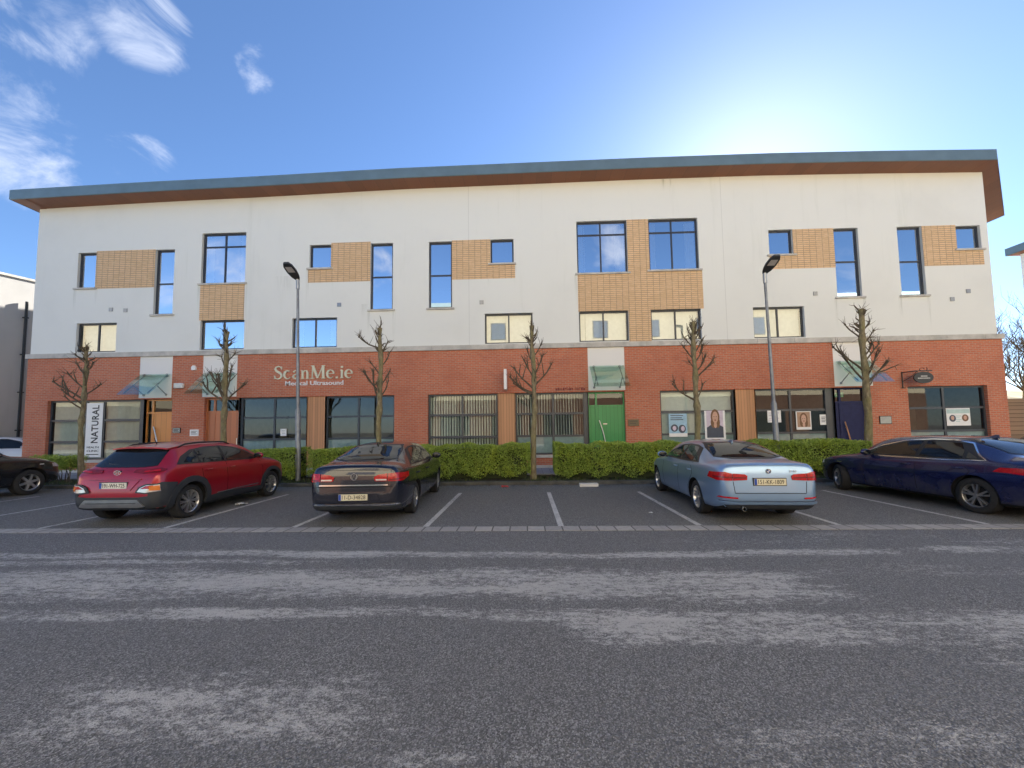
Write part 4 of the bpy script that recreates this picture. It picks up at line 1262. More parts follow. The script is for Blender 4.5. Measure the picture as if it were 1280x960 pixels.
def hedge(x0, x1, y0, y1, h, n, seed, label, name='hedge', sparse=False, zl=.10):
    root = thing(name, label, 'hedge', ((x0 + x1) / 2, (y0 + y1) / 2, .09), 0, 'clipped hedges along the planting strip')
    cx, cy = (x0 + x1) / 2, (y0 + y1) / 2
    rg = np.random.default_rng(seed)
    hw, hd = (x1 - x0) / 2, (y1 - y0) / 2
    zb = .28 if sparse else .04
    # core: a lumpy box
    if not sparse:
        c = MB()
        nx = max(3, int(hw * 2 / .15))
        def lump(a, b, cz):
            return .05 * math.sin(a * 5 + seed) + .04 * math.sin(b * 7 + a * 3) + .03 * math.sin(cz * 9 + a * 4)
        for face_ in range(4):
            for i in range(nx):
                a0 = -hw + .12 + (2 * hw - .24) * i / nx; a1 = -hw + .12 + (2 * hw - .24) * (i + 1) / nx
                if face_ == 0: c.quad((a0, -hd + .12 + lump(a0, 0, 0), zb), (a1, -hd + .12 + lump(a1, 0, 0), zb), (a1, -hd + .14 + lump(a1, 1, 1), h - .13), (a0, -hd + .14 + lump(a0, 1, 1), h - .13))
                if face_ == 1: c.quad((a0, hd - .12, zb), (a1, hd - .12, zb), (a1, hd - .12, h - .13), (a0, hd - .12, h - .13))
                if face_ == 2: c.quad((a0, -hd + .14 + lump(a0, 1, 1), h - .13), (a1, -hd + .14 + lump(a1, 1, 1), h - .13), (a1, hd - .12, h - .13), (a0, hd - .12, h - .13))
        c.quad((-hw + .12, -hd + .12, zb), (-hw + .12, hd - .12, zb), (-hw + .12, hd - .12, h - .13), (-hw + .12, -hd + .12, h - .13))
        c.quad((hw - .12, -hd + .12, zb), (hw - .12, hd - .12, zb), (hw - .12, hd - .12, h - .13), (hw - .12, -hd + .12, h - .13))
        c.build('branches', M['hedge_core'], root)  # not branches: solid dark core with the inner shade put into its colour
    else:
        st = MB(); r2 = random.Random(seed)
        for k in range(int(hw * 2 / .28)):
            bx_ = -hw + .15 + k * .28
            for j in range(3):
                pts, _ = bent((bx_, r2.uniform(-.15, .15), -.02), (r2.uniform(-.35, .35), r2.uniform(-.3, .3), 1), h * .9, 5, r2, .2, .15)
                st.tube(pts, [.02, .016, .012, .008, .006, .004], 5)
        st.build('stems', M['twig'], root, True)
    u = rg.uniform(-1, 1, n); w = rg.uniform(-1, 1, n); v = rg.uniform(0, 1, n)
    side = rg.random(n)
    X = u * hw; Y = w * hd; Z = zb + v * (h - zb)
    d = rg.exponential(.035, n)
    if sparse:
        Z = zb + .15 + v ** .7 * (h - zb - .15)
    else:
        f = side < .42
        Y[f] = -hd + d[f]
        f = (side >= .42) & (side < .72)
        Z[f] = h - d[f]
        f = (side >= .72) & (side < .82); X[f] = -hw + d[f]
        f = (side >= .82) & (side < .92); X[f] = hw - d[f]
    bul = .035 * np.sin(X * 4.1 + seed) + .025 * np.sin(X * 9 + Z * 6) + .025 * np.sin(Z * 8 + seed * 2) + rg.normal(0, .014, n)
    Y += np.where(Y < 0, bul, -bul)
    Z += .035 * np.sin(X * 3.3 + seed) + .03 * np.sin(X * 8.7) + rg.normal(0, .016, n)
    # ragged foot
    keep = (Z > .10 + .09 * np.sin(X * 6 + seed) + rg.random(n) * .12)
    # a few thin spots
    thin = (np.sin(X * 2.7 + seed * 1.3) * np.sin(Z * 5 + X) > .72) & (rg.random(n) < .55)
    keep &= ~thin
    X, Y, Z = X[keep], Y[keep], Z[keep]; n = len(X)
    s = rg.uniform(.015, .029, n)
    N = rg.normal(0, 1, (n, 3)); N[:, 1] -= .6; N[:, 2] += .7
    N /= np.linalg.norm(N, axis=1)[:, None]
    A = np.cross(N, rg.normal(0, 1, (n, 3))); A /= np.linalg.norm(A, axis=1)[:, None]
    B = np.cross(N, A)
    P = np.stack([X, Y, Z], 1)
    V = np.empty((n, 4, 3))
    V[:, 0] = P - A * s[:, None] * 1.3
    V[:, 1] = P - B * s[:, None] * .62 + N * s[:, None] * .15
    V[:, 2] = P + A * s[:, None] * 1.3
    V[:, 3] = P + B * s[:, None] * .62 + N * s[:, None] * .15
    me = bpy.data.meshes.new('foliage')
    me.from_pydata(V.reshape(-1, 3).tolist(), [], np.arange(n * 4).reshape(-1, 4).tolist())
    me.materials.append(M['leaf'])
    o = bpy.data.objects.new('foliage', me); COL.objects.link(o); o.parent = root
    return root
HY0, HY1 = 12.62, 13.75
def hx(px): return on_wall(px, 580, HY0)[0]
hedge(hx(-30), hx(40), HY0, HY1 - .2, .80, 7000, 10, 'straggly low hedge behind the black car, at the far left of the strip', sparse=True)
hedge(hx(34), hx(78), HY0, HY1 - .3, .92, 7000, 11, 'thin leggy hedge left of the slender tree by the NATURAL banner', sparse=True)
hedge(hx(305), hx(366), HY0, HY1, 1.05, 16000, 12, 'short clipped hedge just beyond the nose of the red crossover')
hedge(hx(384), hx(462), HY0, HY1, 1.05, 19000, 13, 'clipped hedge between the left street lamp and the dark navy saloon')
hedge(hx(488), hx(663), HY0, HY1, 1.12, 40000, 14, 'bright green clipped hedge to the right of the dark navy saloon')
hedge(hx(694), hx(858), HY0, HY1, 1.12, 38000, 15, 'long clipped hedge in front of the green door')
hedge(hx(886), hx(1093), HY0, HY1, 1.12, 44000, 16, 'long dark clipped hedge in front of the navy door')
hedge(hx(1112), hx(1190), HY0, HY1, .85, 12000, 17, 'low clipped hedge hidden behind the dark blue saloon')

# litter on the bays
x, y = on_ground(735, 607)
tag(MB().box(-.27, .27, -.11, .11, 0, .085).build('concrete_block', M['offwhite'], loc=(x, y - .12, 0)), 'pale concrete block lying against the kerb in the empty bay', 'block')
x, y = on_ground(60, 608)
tag(MB().box(-.40, .40, -.08, .08, 0, .09).build('wheel_stop', M['offwhite'], loc=(-13.35, 11.75, 0)), 'pale concrete wheel stop beside the front wheel of the black car', 'wheel stop')
def crumple(name, mat, loc, s, label, cat, seed):
    rg = random.Random(seed)
    vs = []; n = 7
    for i in range(n):
        for j in range(n):
            vs.append((s * (i / n - .5) * 1.6 + rg.uniform(-.01, .01), s * (j / n - .5) + rg.uniform(-.01, .01), rg.uniform(.004, s * .35)))
    fs = [(i * n + j, i * n + j + 1, (i + 1) * n + j + 1, (i + 1) * n + j) for i in range(n - 1) for j in range(n - 1)]
    tag(MB().add(vs, fs).build(name, mat, loc=loc), label, cat)
x, y = on_ground(632, 609)
crumple('crisp_packet', plain('red_foil', (.45, .05, .05), .4), (x, y, 0), .16, 'crumpled red and white packet lying by the kerb', 'litter', 1)
x, y = on_ground(303, 631)
crumple('paper_scrap', M['white'], (x, y, 0), .16, 'white paper scrap on the tarmac beside the red crossover', 'litter', 2)
x, y = on_ground(814, 641)
crumple('paper_shred', M['white'], (x, y, 0), .05, 'tiny white scrap in the bay left of the light blue saloon', 'litter', 3)

# ================================================================== FAR LEFT AND RIGHT
# concrete gable on the left, its roof edge falling away from the street
gb = thing('concrete_building', 'grey stained concrete gable wall at the far left with drainpipe and sunlit top', 'building', (-27.6, 19.0, 0))
w = MB()
A = (-27.9, 15.0); Bp = (-24.6, 27.5)
def gpt(t, z): return (A[0] + (Bp[0] - A[0]) * t, A[1] + (Bp[1] - A[1]) * t, z)
zt0, zt1 = 9.95, 10.35
T = Matrix.Translation((27.6, -19.0, 0))
w.quad(gpt(0, 0), gpt(1, 0), gpt(1, zt1), gpt(0, zt0))
w.quad((-45, 15.0, 0), gpt(0, 0), gpt(0, zt0), (-45, 15.0, zt0))
w.quad((-45, 27.5, 0), (-45, 27.5, zt1), gpt(1, zt1), gpt(1, 0))
w.quad((-45, 15, zt0), gpt(0, zt0), gpt(1, zt1), (-45, 27.5, zt1))
w2 = MB().merge(w, T); w2.build('wall', M['concrete'], gb)
cp = MB()
for k in range(10):
    a, b = k / 10, (k + 1) / 10
    pa, pb = gpt(a, zt0 + (zt1 - zt0) * a), gpt(b, zt0 + (zt1 - zt0) * b)
    cp.add([(pa[0] + .06, pa[1], pa[2]), (pb[0] + .06, pb[1], pb[2]), (pb[0] + .06, pb[1], pb[2] + .12), (pa[0] + .06, pa[1], pa[2] + .12), (pa[0] - .5, pa[1], pa[2] + .12), (pb[0] - .5, pb[1], pb[2] + .12), (pa[0] - .5, pa[1], pa[2]), (pb[0] - .5, pb[1], pb[2])],
           [(0, 1, 2, 3), (3, 2, 5, 4), (0, 3, 4, 6), (1, 7, 5, 2), (0, 6, 7, 1)])
MB().merge(cp, T).build('coping', M['stone'], gb)
dp = MB()
for t, top_ in ((.36, 8.9), (.58, 8.2)):
    p = gpt(t, 0)
    dp.tube([(p[0] + .12, p[1] - .05, .1), (p[0] + .12, p[1] - .05, top_)], .06, 8)
    for z in (2, 4, 6, 8): dp.box(p[0] + .0, p[0] + .2, p[1] - .12, p[1] + .02, z, z + .06)
MB().merge(dp, T).build('drainpipe', M['black'], gb)
# small boundary wall and a stretch of creeper
bwl = MB().box(-33, -22.4, 20.6, 20.9, 0, 2.05)
tag(MB().merge(bwl, Matrix.Translation((27, -20.7, 0))).build('boundary_wall', M['timber'], loc=(-27, 20.7, 0)), 'low brown boundary wall behind the white parked cars at the far left', 'wall')

# right: house, timber steps, bank and bare trees
hs_ = thing('neighbour_house', 'cream rendered building with overhanging dark roof at the far right edge', 'building', (37.0, 27, 0))
wl = MB(); wl.box(-3.05, 12, -10, .05, 0, 13.2)
wl.build('wall', M['render'], hs_)
ro = MB().box(-3.6, 13, -11, .4, 13.25, 13.75).build('roof', M['zinc'], hs_)
MB().quad((-3.55, -10.95, 13.24), (12.95, -10.95, 13.24), (12.95, .35, 13.24), (-3.55, .35, 13.24)).build('soffit', M['soffit'], ro)
tag(MB().box(-5, 6, -.3, .3, 0, 3.1).build('retaining_wall', M['timber'], loc=(30.6, 23.4, 0)), 'stepped timber retaining wall to the right of the main building', 'wall')
stp = MB()
for k in range(9):
    stp.box(-2.5, 2.5, -.9 + k * .32, -.9 + (k + 1) * .32, 0, .30 + k * .30)
tag(stp.build('timber_steps', M['timber'], loc=(25.6, 20.4, 0)), 'brown timber steps climbing beside the right end of the main building', 'steps')
bank = MB(); rg = random.Random(5)
nx, ny = 24, 12
vs = [(-12 + i * 24 / nx, j * 14 / ny, 2.6 + 1.6 * min(1, j / 5) + rg.uniform(-.15, .15)) for i in range(nx + 1) for j in range(ny + 1)]
fs = [(i * (ny + 1) + j, (i + 1) * (ny + 1) + j, (i + 1) * (ny + 1) + j + 1, i * (ny + 1) + j + 1) for i in range(nx) for j in range(ny)]
vs += [(-12 + i * 24 / nx, 0, -.1) for i in range(nx + 1)]
o_ = (nx + 1) * (ny + 1)
fs += [(i * (ny + 1), (i + 1) * (ny + 1), o_ + i + 1, o_ + i) for i in range(nx)]
tag(MB().add(vs, fs).build('bank', plain('dry_grass_bank', (.17, .145, .08), .95, var=.4, vs=2), loc=(33.5, 24.2, 0)), kind='structure')

def bare_tree(x, y, z, H, seed, label, spread=.55):
    rg = random.Random(seed)
    root = thing('bare_tree', label, 'tree', (x, y, z), 0, 'bare trees beyond the right end of the building')
    tr = MB(); cr = MB()
    tp, d = bent((0, 0, -.1), (rg.uniform(-.1, .1), 0, 1), H * .5, 7, rg, .3, .08)
    tr.tube(tp, [.16, .14, .13, .12, .11, .10, .09, .08], 8)
    tr.build('trunk', M['bark'], root, True)
    def grow(p, d, L, r, lev):
        pts, d2 = bent(p, d, L, 5, rg, .3, .16)
        cr.tube(pts, [r, r * .85, r * .75, r * .65, r * .55, r * .4], 5 if lev else 6)
        if lev < 3:
            for k in range(5 if lev == 0 else 4):
                i = rg.randint(2, 5)
                nd = (Vector(d2) + Vector((rg.gauss(0, spread), rg.gauss(0, spread), rg.gauss(.2, .35)))).normalized()
                grow(pts[i], nd, L * rg.uniform(.45, .7), r * .5, lev + 1)
    for k in range(8):
        i = rg.randint(2, 7)
        a = rg.uniform(0, 6.28)
        grow(tp[i], (math.cos(a) * .6, math.sin(a) * .6, .8), H * rg.uniform(.22, .38), .05, 0)
    cr.build('crown', M['twig'], root, True)
    return root
bare_tree(28.6, 24.6, 2.6, 6.8, 21, 'bare tree on the bank close to the right end of the main building')
bare_tree(30.8, 25.0, 2.6, 7.5, 22, 'bare tree on the bank in front of the cream neighbour building')
bare_tree(33.6, 26.6, 2.8, 6.4, 23, 'bare tree half cut off by the right edge of the view')
bare_tree(29.5, 31, 3.6, 5.6, 24, 'smaller bare tree further up the bank behind the others')

# facing terrace across the street: stands behind the photographer, in full sun, and is what the windows mirror
def facing(xa, xb, name, label, H, seed, yb=-9.5):
    b = thing('facing_building', label, 'building', ((xa + xb) / 2, yb, 0), 0, 'buildings across the street')
    cx = (xa + xb) / 2
    W = (xb - xa) / 2
    wl = MB(); wl.box(-W, W, -9, 0, 5.0, H); wl.build('wall', M['cream_wall'], b)
    MB().box(-W - .02, W + .02, -9, .02, 0.0, 4.98).build('brick_base', M['brick_dark'], b)
    rf = MB(); rf.box(-W - .5, W + .5, -10, .8, H + .02, H + .45); rf.build('roof', M['zinc'], b)
    k = 0
    x = -W + 2.2
    while x < W - 2.5:
        for (z, w_, h_) in ((5.6, 1.9, 1.4), (8.6, 1.0, 2.4), (11.6, 1.6, 1.9)):
            ww = w_ if (k + int(z)) % 2 else 2.6 - w_ * .6
            f = MB().box(x, x + ww, .003, .05, z, z + h_).build('window', M['frame_up'], b)
            p = MB()
            p.quad((x + .07, .056, z + .07), (x + ww / 2 - .03, .056, z + .07), (x + ww / 2 - .03, .056, z + h_ - .07), (x + .07, .056, z + h_ - .07))
            p.quad((x + ww / 2 + .03, .056, z + .07), (x + ww - .07, .056, z + .07), (x + ww - .07, .056, z + h_ - .07), (x + ww / 2 + .03, .056, z + h_ - .07))
            p.build('pane', M['glass_up'], f)
        MB().box(x + 2.6, x + 4.0, .003, .03, 8.9, 10.6).build('buff_brick_panel', M['buff'], b)
        f = MB().box(x, x + 3.2, .023, .06, .7, 3.3).build('shop_window', M['frame'], b)
        MB().quad((x + .08, .066, .78), (x + 3.12, .066, .78), (x + 3.12, .066, 3.22), (x + .08, .066, 3.22)).build('pane', M['glass_shop'], f)
        x += 5.6; k += 1
facing(-11.5, 42, 'a', 'long sunlit rendered terrace across the street, behind the viewer', 15.2, 1)
facing(-66, -46, 'b', 'shorter sunlit rendered terrace across the street, behind and to the left of the viewer', 15.2, 2)
# ================================================================== CARS
# local frame: x right, y forward, z up, origin on the ground under the middle. s runs from the tail (0) to the nose (L).
def pchip(tab):
    xs = np.array([a for a, _ in tab], float); ys = np.array([b for _, b in tab], float)
    h = np.diff(xs); dl = np.diff(ys) / h
    m_ = np.zeros(len(xs))
    m_[0], m_[-1] = dl[0], dl[-1]
    for i in range(1, len(xs) - 1):
        if dl[i - 1] * dl[i] > 0:
            w1, w2 = 2 * h[i] + h[i - 1], h[i] + 2 * h[i - 1]
            m_[i] = (w1 + w2) / (w1 / dl[i - 1] + w2 / dl[i])
    def f(x):
        i = int(np.clip(np.searchsorted(xs, x) - 1, 0, len(xs) - 2))
        t = (x - xs[i]) / h[i]
        t = min(max(t, 0), 1)
        return float((1 + 2 * t) * (1 - t) ** 2 * ys[i] + t * (1 - t) ** 2 * h[i] * m_[i] + t * t * (3 - 2 * t) * ys[i + 1] + t * t * (t - 1) * h[i] * m_[i + 1])
    return f

def car_surface(S):
    L = S['L']
    fzt, fzs, fhw, fwr, fzb = (pchip(S[k]) for k in ('zt', 'zs', 'hw', 'wr', 'zb'))
    st = [0, .006, .015, .03, .05, .075, .10, .13, .17, .21, .26, .32, .39, .47, .55, .63, .72, .82, .92]
    st = st + list(np.arange(1.02, L - .95, .105)) + [L - a for a in (.92, .82, .72, .63, .55, .47, .39, .32, .26, .21, .17, .13, .10, .075, .05, .03, .015, .006, 0)]
    rows = []
    for s in st:
        zt, zs, hw, wr, zb = fzt(s), fzs(s), fhw(s), fwr(s), fzb(s)
        zs = min(zs, zt - .012)
        zb = min(zb, zs - .02)
        wr = min(wr, hw * .93)
        g = zt - zs
        cr_ = S.get('crease', .72)
        P = [(0, zb), (.5 * hw, zb), (.86 * hw, zb), (.945 * hw, zb + min(.05, .15 * (zs - zb))), (.982 * hw, zb + .22 * (zs - zb)), (.998 * hw, zb + .48 * (zs - zb)), (1.0 * hw, zb + cr_ * (zs - zb)),
             (.985 * hw, zb + (cr_ + .06) * (zs - zb) if g > .1 else zb + (cr_ + .1) * (zs - zb)), (.97 * hw, zs - .02 * min(1, (zs - zb) / .3)), (.945 * hw, zs + .006)]
        a = P[-1]
        drop = min(.085, .42 * g)
        b = (wr, zt - drop)
        for t in (.33, .67):
            P.append((a[0] + (b[0] - a[0]) * t + .012 * min(1, g / .3), a[1] + (b[1] - a[1]) * t + .01 * min(1, g / .3)))
        P += [b, (wr * .90, zt - drop * .42), (wr * .62, zt - drop * .12), (wr * .3, zt - drop * .02), (0, zt)]
        rows.append([(x, s - L / 2, z) for x, z in P])
    nP = len(rows[0])
    vs, fs = [], []
    for r_ in rows:
        full = r_ + [(-x, y, z) for x, y, z in r_[-2:0:-1]]
        vs += full
    n = 2 * nP - 2
    for i in range(len(rows) - 1):
        for j in range(n):
            fs.append((i * n + j, i * n + (j + 1) % n, (i + 1) * n + (j + 1) % n, (i + 1) * n + j))
    fs.append(tuple(range(n - 1, -1, -1)))
    fs.append(tuple((len(rows) - 1) * n + j for j in range(n)))
    me = bpy.data.meshes.new('body')
    me.from_pydata(vs, [], fs)
    bm = bmesh.new(); bm.from_mesh(me)
    bmesh.ops.recalc_face_normals(bm, faces=bm.faces)
    bm.to_mesh(me); bm.free()
    return me

def evaluated(o):
    dg = bpy.context.evaluated_depsgraph_get(); dg.update()
    return bpy.data.meshes.new_from_object(o.evaluated_get(dg), depsgraph=dg)

def make_wheel(root, x, y, r, w, style, side, steer=0.0, mat=None, name='wheel'):
    """side: +1 outer face towards +x"""
    wh = bpy.data.objects.new(name, None); COL.objects.link(wh)
    wh.parent = root; wh.location = (x, y, r); wh.rotation_euler = (0, 0, steer)
    rr = r * S_RIM.get(style, .68)
    h = w / 2
    prof = [(-h * .8, rr * .96), (-h, rr * 1.06), (-h, r * .90), (-h * .82, r * .985), (-h * .4, r), (h * .4, r), (h * .82, r * .985), (h, r * .90), (h, rr * 1.06), (h * .8, rr * .96)]
    MB().lathe(prof, 'X', 36).build('tyre', M['rubber'], wh, True)
    rim = MB()
    sgn = side
    f = h * .86 * sgn
    rim.lathe([(f - .05 * sgn, rr * .86), (f - .01 * sgn, rr * .93), (f, rr * .97), (f - .012 * sgn, rr * 1.0), (f - .06 * sgn, rr * 1.0)], 'X', 36)
    def spoke(a, w0, w1, tw=0.0, r0=.12, r1=.95):
        c0, s0 = math.cos(a), math.sin(a); c1, s1 = math.cos(a + tw), math.sin(a + tw)
        p0 = Vector((0, c0 * rr * r0, s0 * rr * r0)); p1 = Vector((0, c1 * rr * r1, s1 * rr * r1))
        t = (p1 - p0).normalized(); nn = Vector((0, -t.z, t.y))
        xo0, xo1 = f - .012 * sgn, f - .006 * sgn
        xi = f - .05 * sgn
        A = [p0 + nn * w0 / 2, p0 - nn * w0 / 2, p1 - nn * w1 / 2, p1 + nn * w1 / 2]
        X = [xo0, xo0, xo1, xo1]
        vs = [(X[i], A[i].y, A[i].z) for i in range(4)] + [(xi, A[i].y, A[i].z) for i in range(4)]
        rim.add(vs, [(0, 1, 2, 3), (7, 6, 5, 4), (0, 4, 5, 1), (1, 5, 6, 2), (2, 6, 7, 3), (3, 7, 4, 0)])
    if style == 'multi':
        for k in range(10):
            a = 2 * math.pi * k / 10
            spoke(a, .022, .020, .10); spoke(a, .022, .020, -.10)
    elif style == 'double5':
        for k in range(5):
            a = 2 * math.pi * k / 5 + .3
            spoke(a - .10, .034, .030, -.10); spoke(a + .10, .034, .030, .10)
    elif style == 'six':
        for k in range(6):
            spoke(2 * math.pi * k / 6 + .26, .07, .05)
    elif style == 'cap':
        for k in range(9):
            spoke(2 * math.pi * k / 9, .05, .062)
    elif style == 'fine':
        for k in range(14):
            spoke(2 * math.pi * k / 14, .026, .022, .06)
    rim.lathe([(f - .05 * sgn, rr * .2), (f - .004 * sgn, rr * .17), (f - .002 * sgn, .001)], 'X', 16)
    rim.build('rim', mat or M['alloy'], wh)
    # dark brake disc and drum behind the spokes
    MB().lathe([(f - .07 * sgn, .001), (f - .07 * sgn, rr * .70), (f - .09 * sgn, rr * .97), (-h * .7 * sgn, rr * .97)], 'X', 24).build('brake', M['dark'], wh)
    return wh
S_RIM = {'multi': .70, 'double5': .68, 'six': .66, 'cap': .64, 'fine': .72}

CARS = []
class Car:
    def __init__(c, name, S, paint, label, cat, loc, rz, group=None):
        c.S = S; c.L = S['L']
        c.root = thing(name, label, cat, loc, rz, group)
        me = car_surface(S)
        o = bpy.data.objects.new('body', me); COL.objects.link(o)
        sb = o.modifiers.new('s', 'SUBSURF'); sb.levels = 1; sb.render_levels = 1
        c.bvh_me = evaluated(o)
        c.bvh = BVHTree.FromPolygons([v.co for v in c.bvh_me.vertices], [tuple(p.vertices) for p in c.bvh_me.polygons])
        # wheel arches
        ax = [S['ro'] - c.L / 2, S['ro'] + S['wb'] - c.L / 2]
        c.axles = ax
        r = S['wr_']; ra = S['ra']
        cut = MB()
        for y in ax:
            for sg in (-1, 1):
                n = 40
                x0, x1 = sg * (S['W'] / 2 - .32), sg * (S['W'] / 2 + .3)
                vs = [(x0, y + ra * math.cos(2 * math.pi * k / n), r + .015 + ra * math.sin(2 * math.pi * k / n)) for k in range(n)] + [(x1, y + ra * math.cos(2 * math.pi * k / n), r + .015 + ra * math.sin(2 * math.pi * k / n)) for k in range(n)]
                fs = [tuple(range(n)), tuple(range(2 * n - 1, n - 1, -1))] + [(k, k + n, (k + 1) % n + n, (k + 1) % n) for k in range(n)]
                cut.add(vs, fs)
        co = cut.build('cutter', M['dark'])
        bo = o.modifiers.new('b', 'BOOLEAN'); bo.object = co; bo.operation = 'DIFFERENCE'; bo.solver = 'EXACT'
        res = evaluated(o)
        bpy.data.objects.remove(o); bpy.data.objects.remove(co)
        res.materials.clear(); res.materials.append(paint); res.materials.append(M['dark'])
        mi = []
        for p in res.polygons:
            cx = p.center
            ins = any((cx.y - y) ** 2 + (cx.z - r - .015) ** 2 < (ra * 1.004) ** 2 for y in ax) and abs(cx.x) > S['W'] / 2 - .34
            under = p.normal.z < -.6 and cx.z < .32
            mi.append(1 if ins or under else 0)
        res.polygons.foreach_set('material_index', mi)
        b = bpy.data.objects.new('body', res); COL.objects.link(b); b.parent = c.root
        smooth_mesh(res, 38)
        c.body = b; c.paint = paint; c.lines = MB(); CARS.append(c)
    def decal(c, poly, view, mat, name, off=.004, parent=None, cell=.05, skirt=.012, mirror=False, smooth=True, into=None):
        """a panel that follows the body: outline given as seen from one side; (s or x, z)"""
        polys = [poly] if not isinstance(poly[0][0], (tuple, list)) else poly
        out = None
        for sg in ((1, -1) if mirror else (1,)):
            res = MB()
            bm = bmesh.new()
            for pl in polys:
                f = bm.faces.new([bm.verts.new((a, b, 0)) for a, b in pl])
            bmesh.ops.triangulate(bm, faces=bm.faces[:])
            bmesh.ops.remove_doubles(bm, verts=bm.verts, dist=1e-4)
            us = [v.co.x for v in bm.verts]; zs = [v.co.y for v in bm.verts]
            for k in range(2):
                lo, hi = (min(us), max(us)) if k == 0 else (min(zs), max(zs))
                nn = int((hi - lo) / cell)
                for i in range(1, nn + 1):
                    p = lo + (hi - lo) * i / (nn + 1)
                    co = (p, 0, 0) if k == 0 else (0, p, 0); no = (1, 0, 0) if k == 0 else (0, 1, 0)
                    bmesh.ops.bisect_plane(bm, geom=bm.verts[:] + bm.edges[:] + bm.faces[:], plane_co=co, plane_no=no, dist=1e-5)
            bm.verts.ensure_lookup_table(); bm.verts.index_update()
            top, low = [], []
            for v in bm.verts:
                a, b = v.co.x, v.co.y
                if view == 'side':
                    o = Vector((sg * 3, a - c.L / 2, b)); d = Vector((-sg, 0, 0))
                elif view == 'rear':
                    o = Vector((sg * a, -c.L / 2 - 2, b)); d = Vector((0, 1, 0))
                elif view == 'front':
                    o = Vector((sg * a, c.L / 2 + 2, b)); d = Vector((0, -1, 0))
                else:
                    o = Vector((sg * a, b - c.L / 2, 4)); d = Vector((0, 0, -1))
                h = c.bvh.ray_cast(o, d)
                if h[0] is None or (view in ('rear', 'front') and h[3] > 2 + c.L * .62):
                    q_ = o + d * (2.3 if view in ('rear', 'front') else 2.1)
                    h = c.bvh.find_nearest(q_)
                nrm = h[1].normalized()
                if nrm.dot(d) > 0: nrm = -nrm
                top.append(h[0] + nrm * off - d * off * .3)
                low.append(h[0] - nrm * skirt)
            n = len(top)
            F = [tuple(v.index for v in f.verts) for f in bm.faces]
            for e in bm.edges:
                if len(e.link_faces) == 1:
                    a, b = e.verts[0].index, e.verts[1].index
                    F.append((a, b, b + n, a + n))
            res.add(top + low, F)
            bm.free()
            if into is not None:
                into.merge(res)
            else:
                out = res.build(name, mat, parent or c.root, smooth)
        return out
    def hit(c, view, a, b, sg=1):
        if view == 'side': o, d = Vector((sg * 3, a - c.L / 2, b)), Vector((-sg, 0, 0))
        elif view == 'rear': o, d = Vector((a, -c.L / 2 - 2, b)), Vector((0, 1, 0))
        else: o, d = Vector((a, b - c.L / 2, 4)), Vector((0, 0, -1))
        h = c.bvh.ray_cast(o, d)
        return h[0], h[1]
    def wheels(c, style, mat=None, steer=0.0, w=.215):
        S = c.S
        for i, y in enumerate(c.axles):
            for sg in (1, -1):
                make_wheel(c.root, sg * (S['W'] / 2 - w / 2 - .035), y, S['wr_'], w, style, sg, steer if i == 1 else 0, mat)
    def plate(c, text, z, mat, w=.52, h=.11, x=0.0):
        p, _ = c.hit('rear', x, z)
        y = p.y - .022
        o = MB().box(x - w / 2, x + w / 2, y, y + .06, z - h / 2, z + h / 2).build('number_plate', mat, c.root)
        MB().box(x - w / 2 + .003, x - w / 2 + .045, y - .003, y + .0, z - h / 2 + .003, z + h / 2 - .003).build('country_band', M['blue'], o)
        t = text_mb(text, .072, .002, .0)
        k = (w - .10) / t.width
        MB().merge(t, Matrix.Translation((x - w / 2 + .065, y - .004, z - .034)) @ Matrix.Diagonal((k, 1, 1, 1))).build('lettering', M['ink'], o)
        MB().box(x - w / 2 - .012, x + w / 2 + .012, y + .006, y + .05, z - h / 2 - .012, z + h / 2 + .012).build('plate_frame', M['black'], o)
        return o
    def badge(c, x, z, r, kind):
        p, n = c.hit('rear', x, z)
        y = p.y - .012
        b = MB().lathe([(0, .0001), (0, r * .82), (-.004, r * .86), (-.004, r), (.03, r)], 'Z', 24)
        Mx = Matrix.Translation((x, y, z)) @ Matrix.Rotation(R(90), 4, 'X')
        B = MB()
        ring = [(r * math.cos(2 * math.pi * k / 24), r * math.sin(2 * math.pi * k / 24)) for k in range(24)]
        if kind == 'H':
            ring = [(a * 1.55, b_) for a, b_ in ring]
            for k in range(24):
                a, b_ = ring[k], ring[(k + 1) % 24]
                B.prism([a, b_, (b_[0] * .84, b_[1] * .8), (a[0] * .84, a[1] * .8)], -.012, .03)
            stroke(B, [(-r * .62, -r * .55), (-r * .42, r * .62)], r * .22, -.010, .02)
            stroke(B, [(r * .42, -r * .62), (r * .62, r * .55)], r * .22, -.0105, .02)
            stroke(B, [(-r * .5, -r * .08), (r * .5, r * .08)], r * .18, -.009, .02)
            MB().merge(B, Matrix.Translation((x, y, z))).build('badge', M['chrome'], c.root)
        elif kind == 'W':
            d = MB().prism([(a * .9, b_ * .9) for a, b_ in ring], -.004, .03)
            disc = MB().merge(d, Matrix.Translation((x, y, z))).build('badge', M['ink'], c.root)
            for k in range(24):
                a, b_ = ring[k], ring[(k + 1) % 24]
                B.prism([a, b_, (b_[0] * .84, b_[1] * .84), (a[0] * .84, a[1] * .84)], -.010, .03)
            stroke(B, [(-r * .36, r * .76), (0, r * .06), (r * .36, r * .76)], r * .17, -.009, .0)
            stroke(B, [(-r * .74, r * .40), (-r * .36, -r * .74), (0, -r * .02), (r * .36, -r * .74), (r * .74, r * .40)], r * .17, -.0095, .0)
            MB().merge(B, Matrix.Translation((x, y, z))).build('emblem', M['chrome'], disc)
        else:
            d = MB().prism(ring, -.004, .03)
            disc = MB().merge(d, Matrix.Translation((x, y, z))).build('badge', M['ink'], c.root)
            q1 = MB(); q2 = MB()
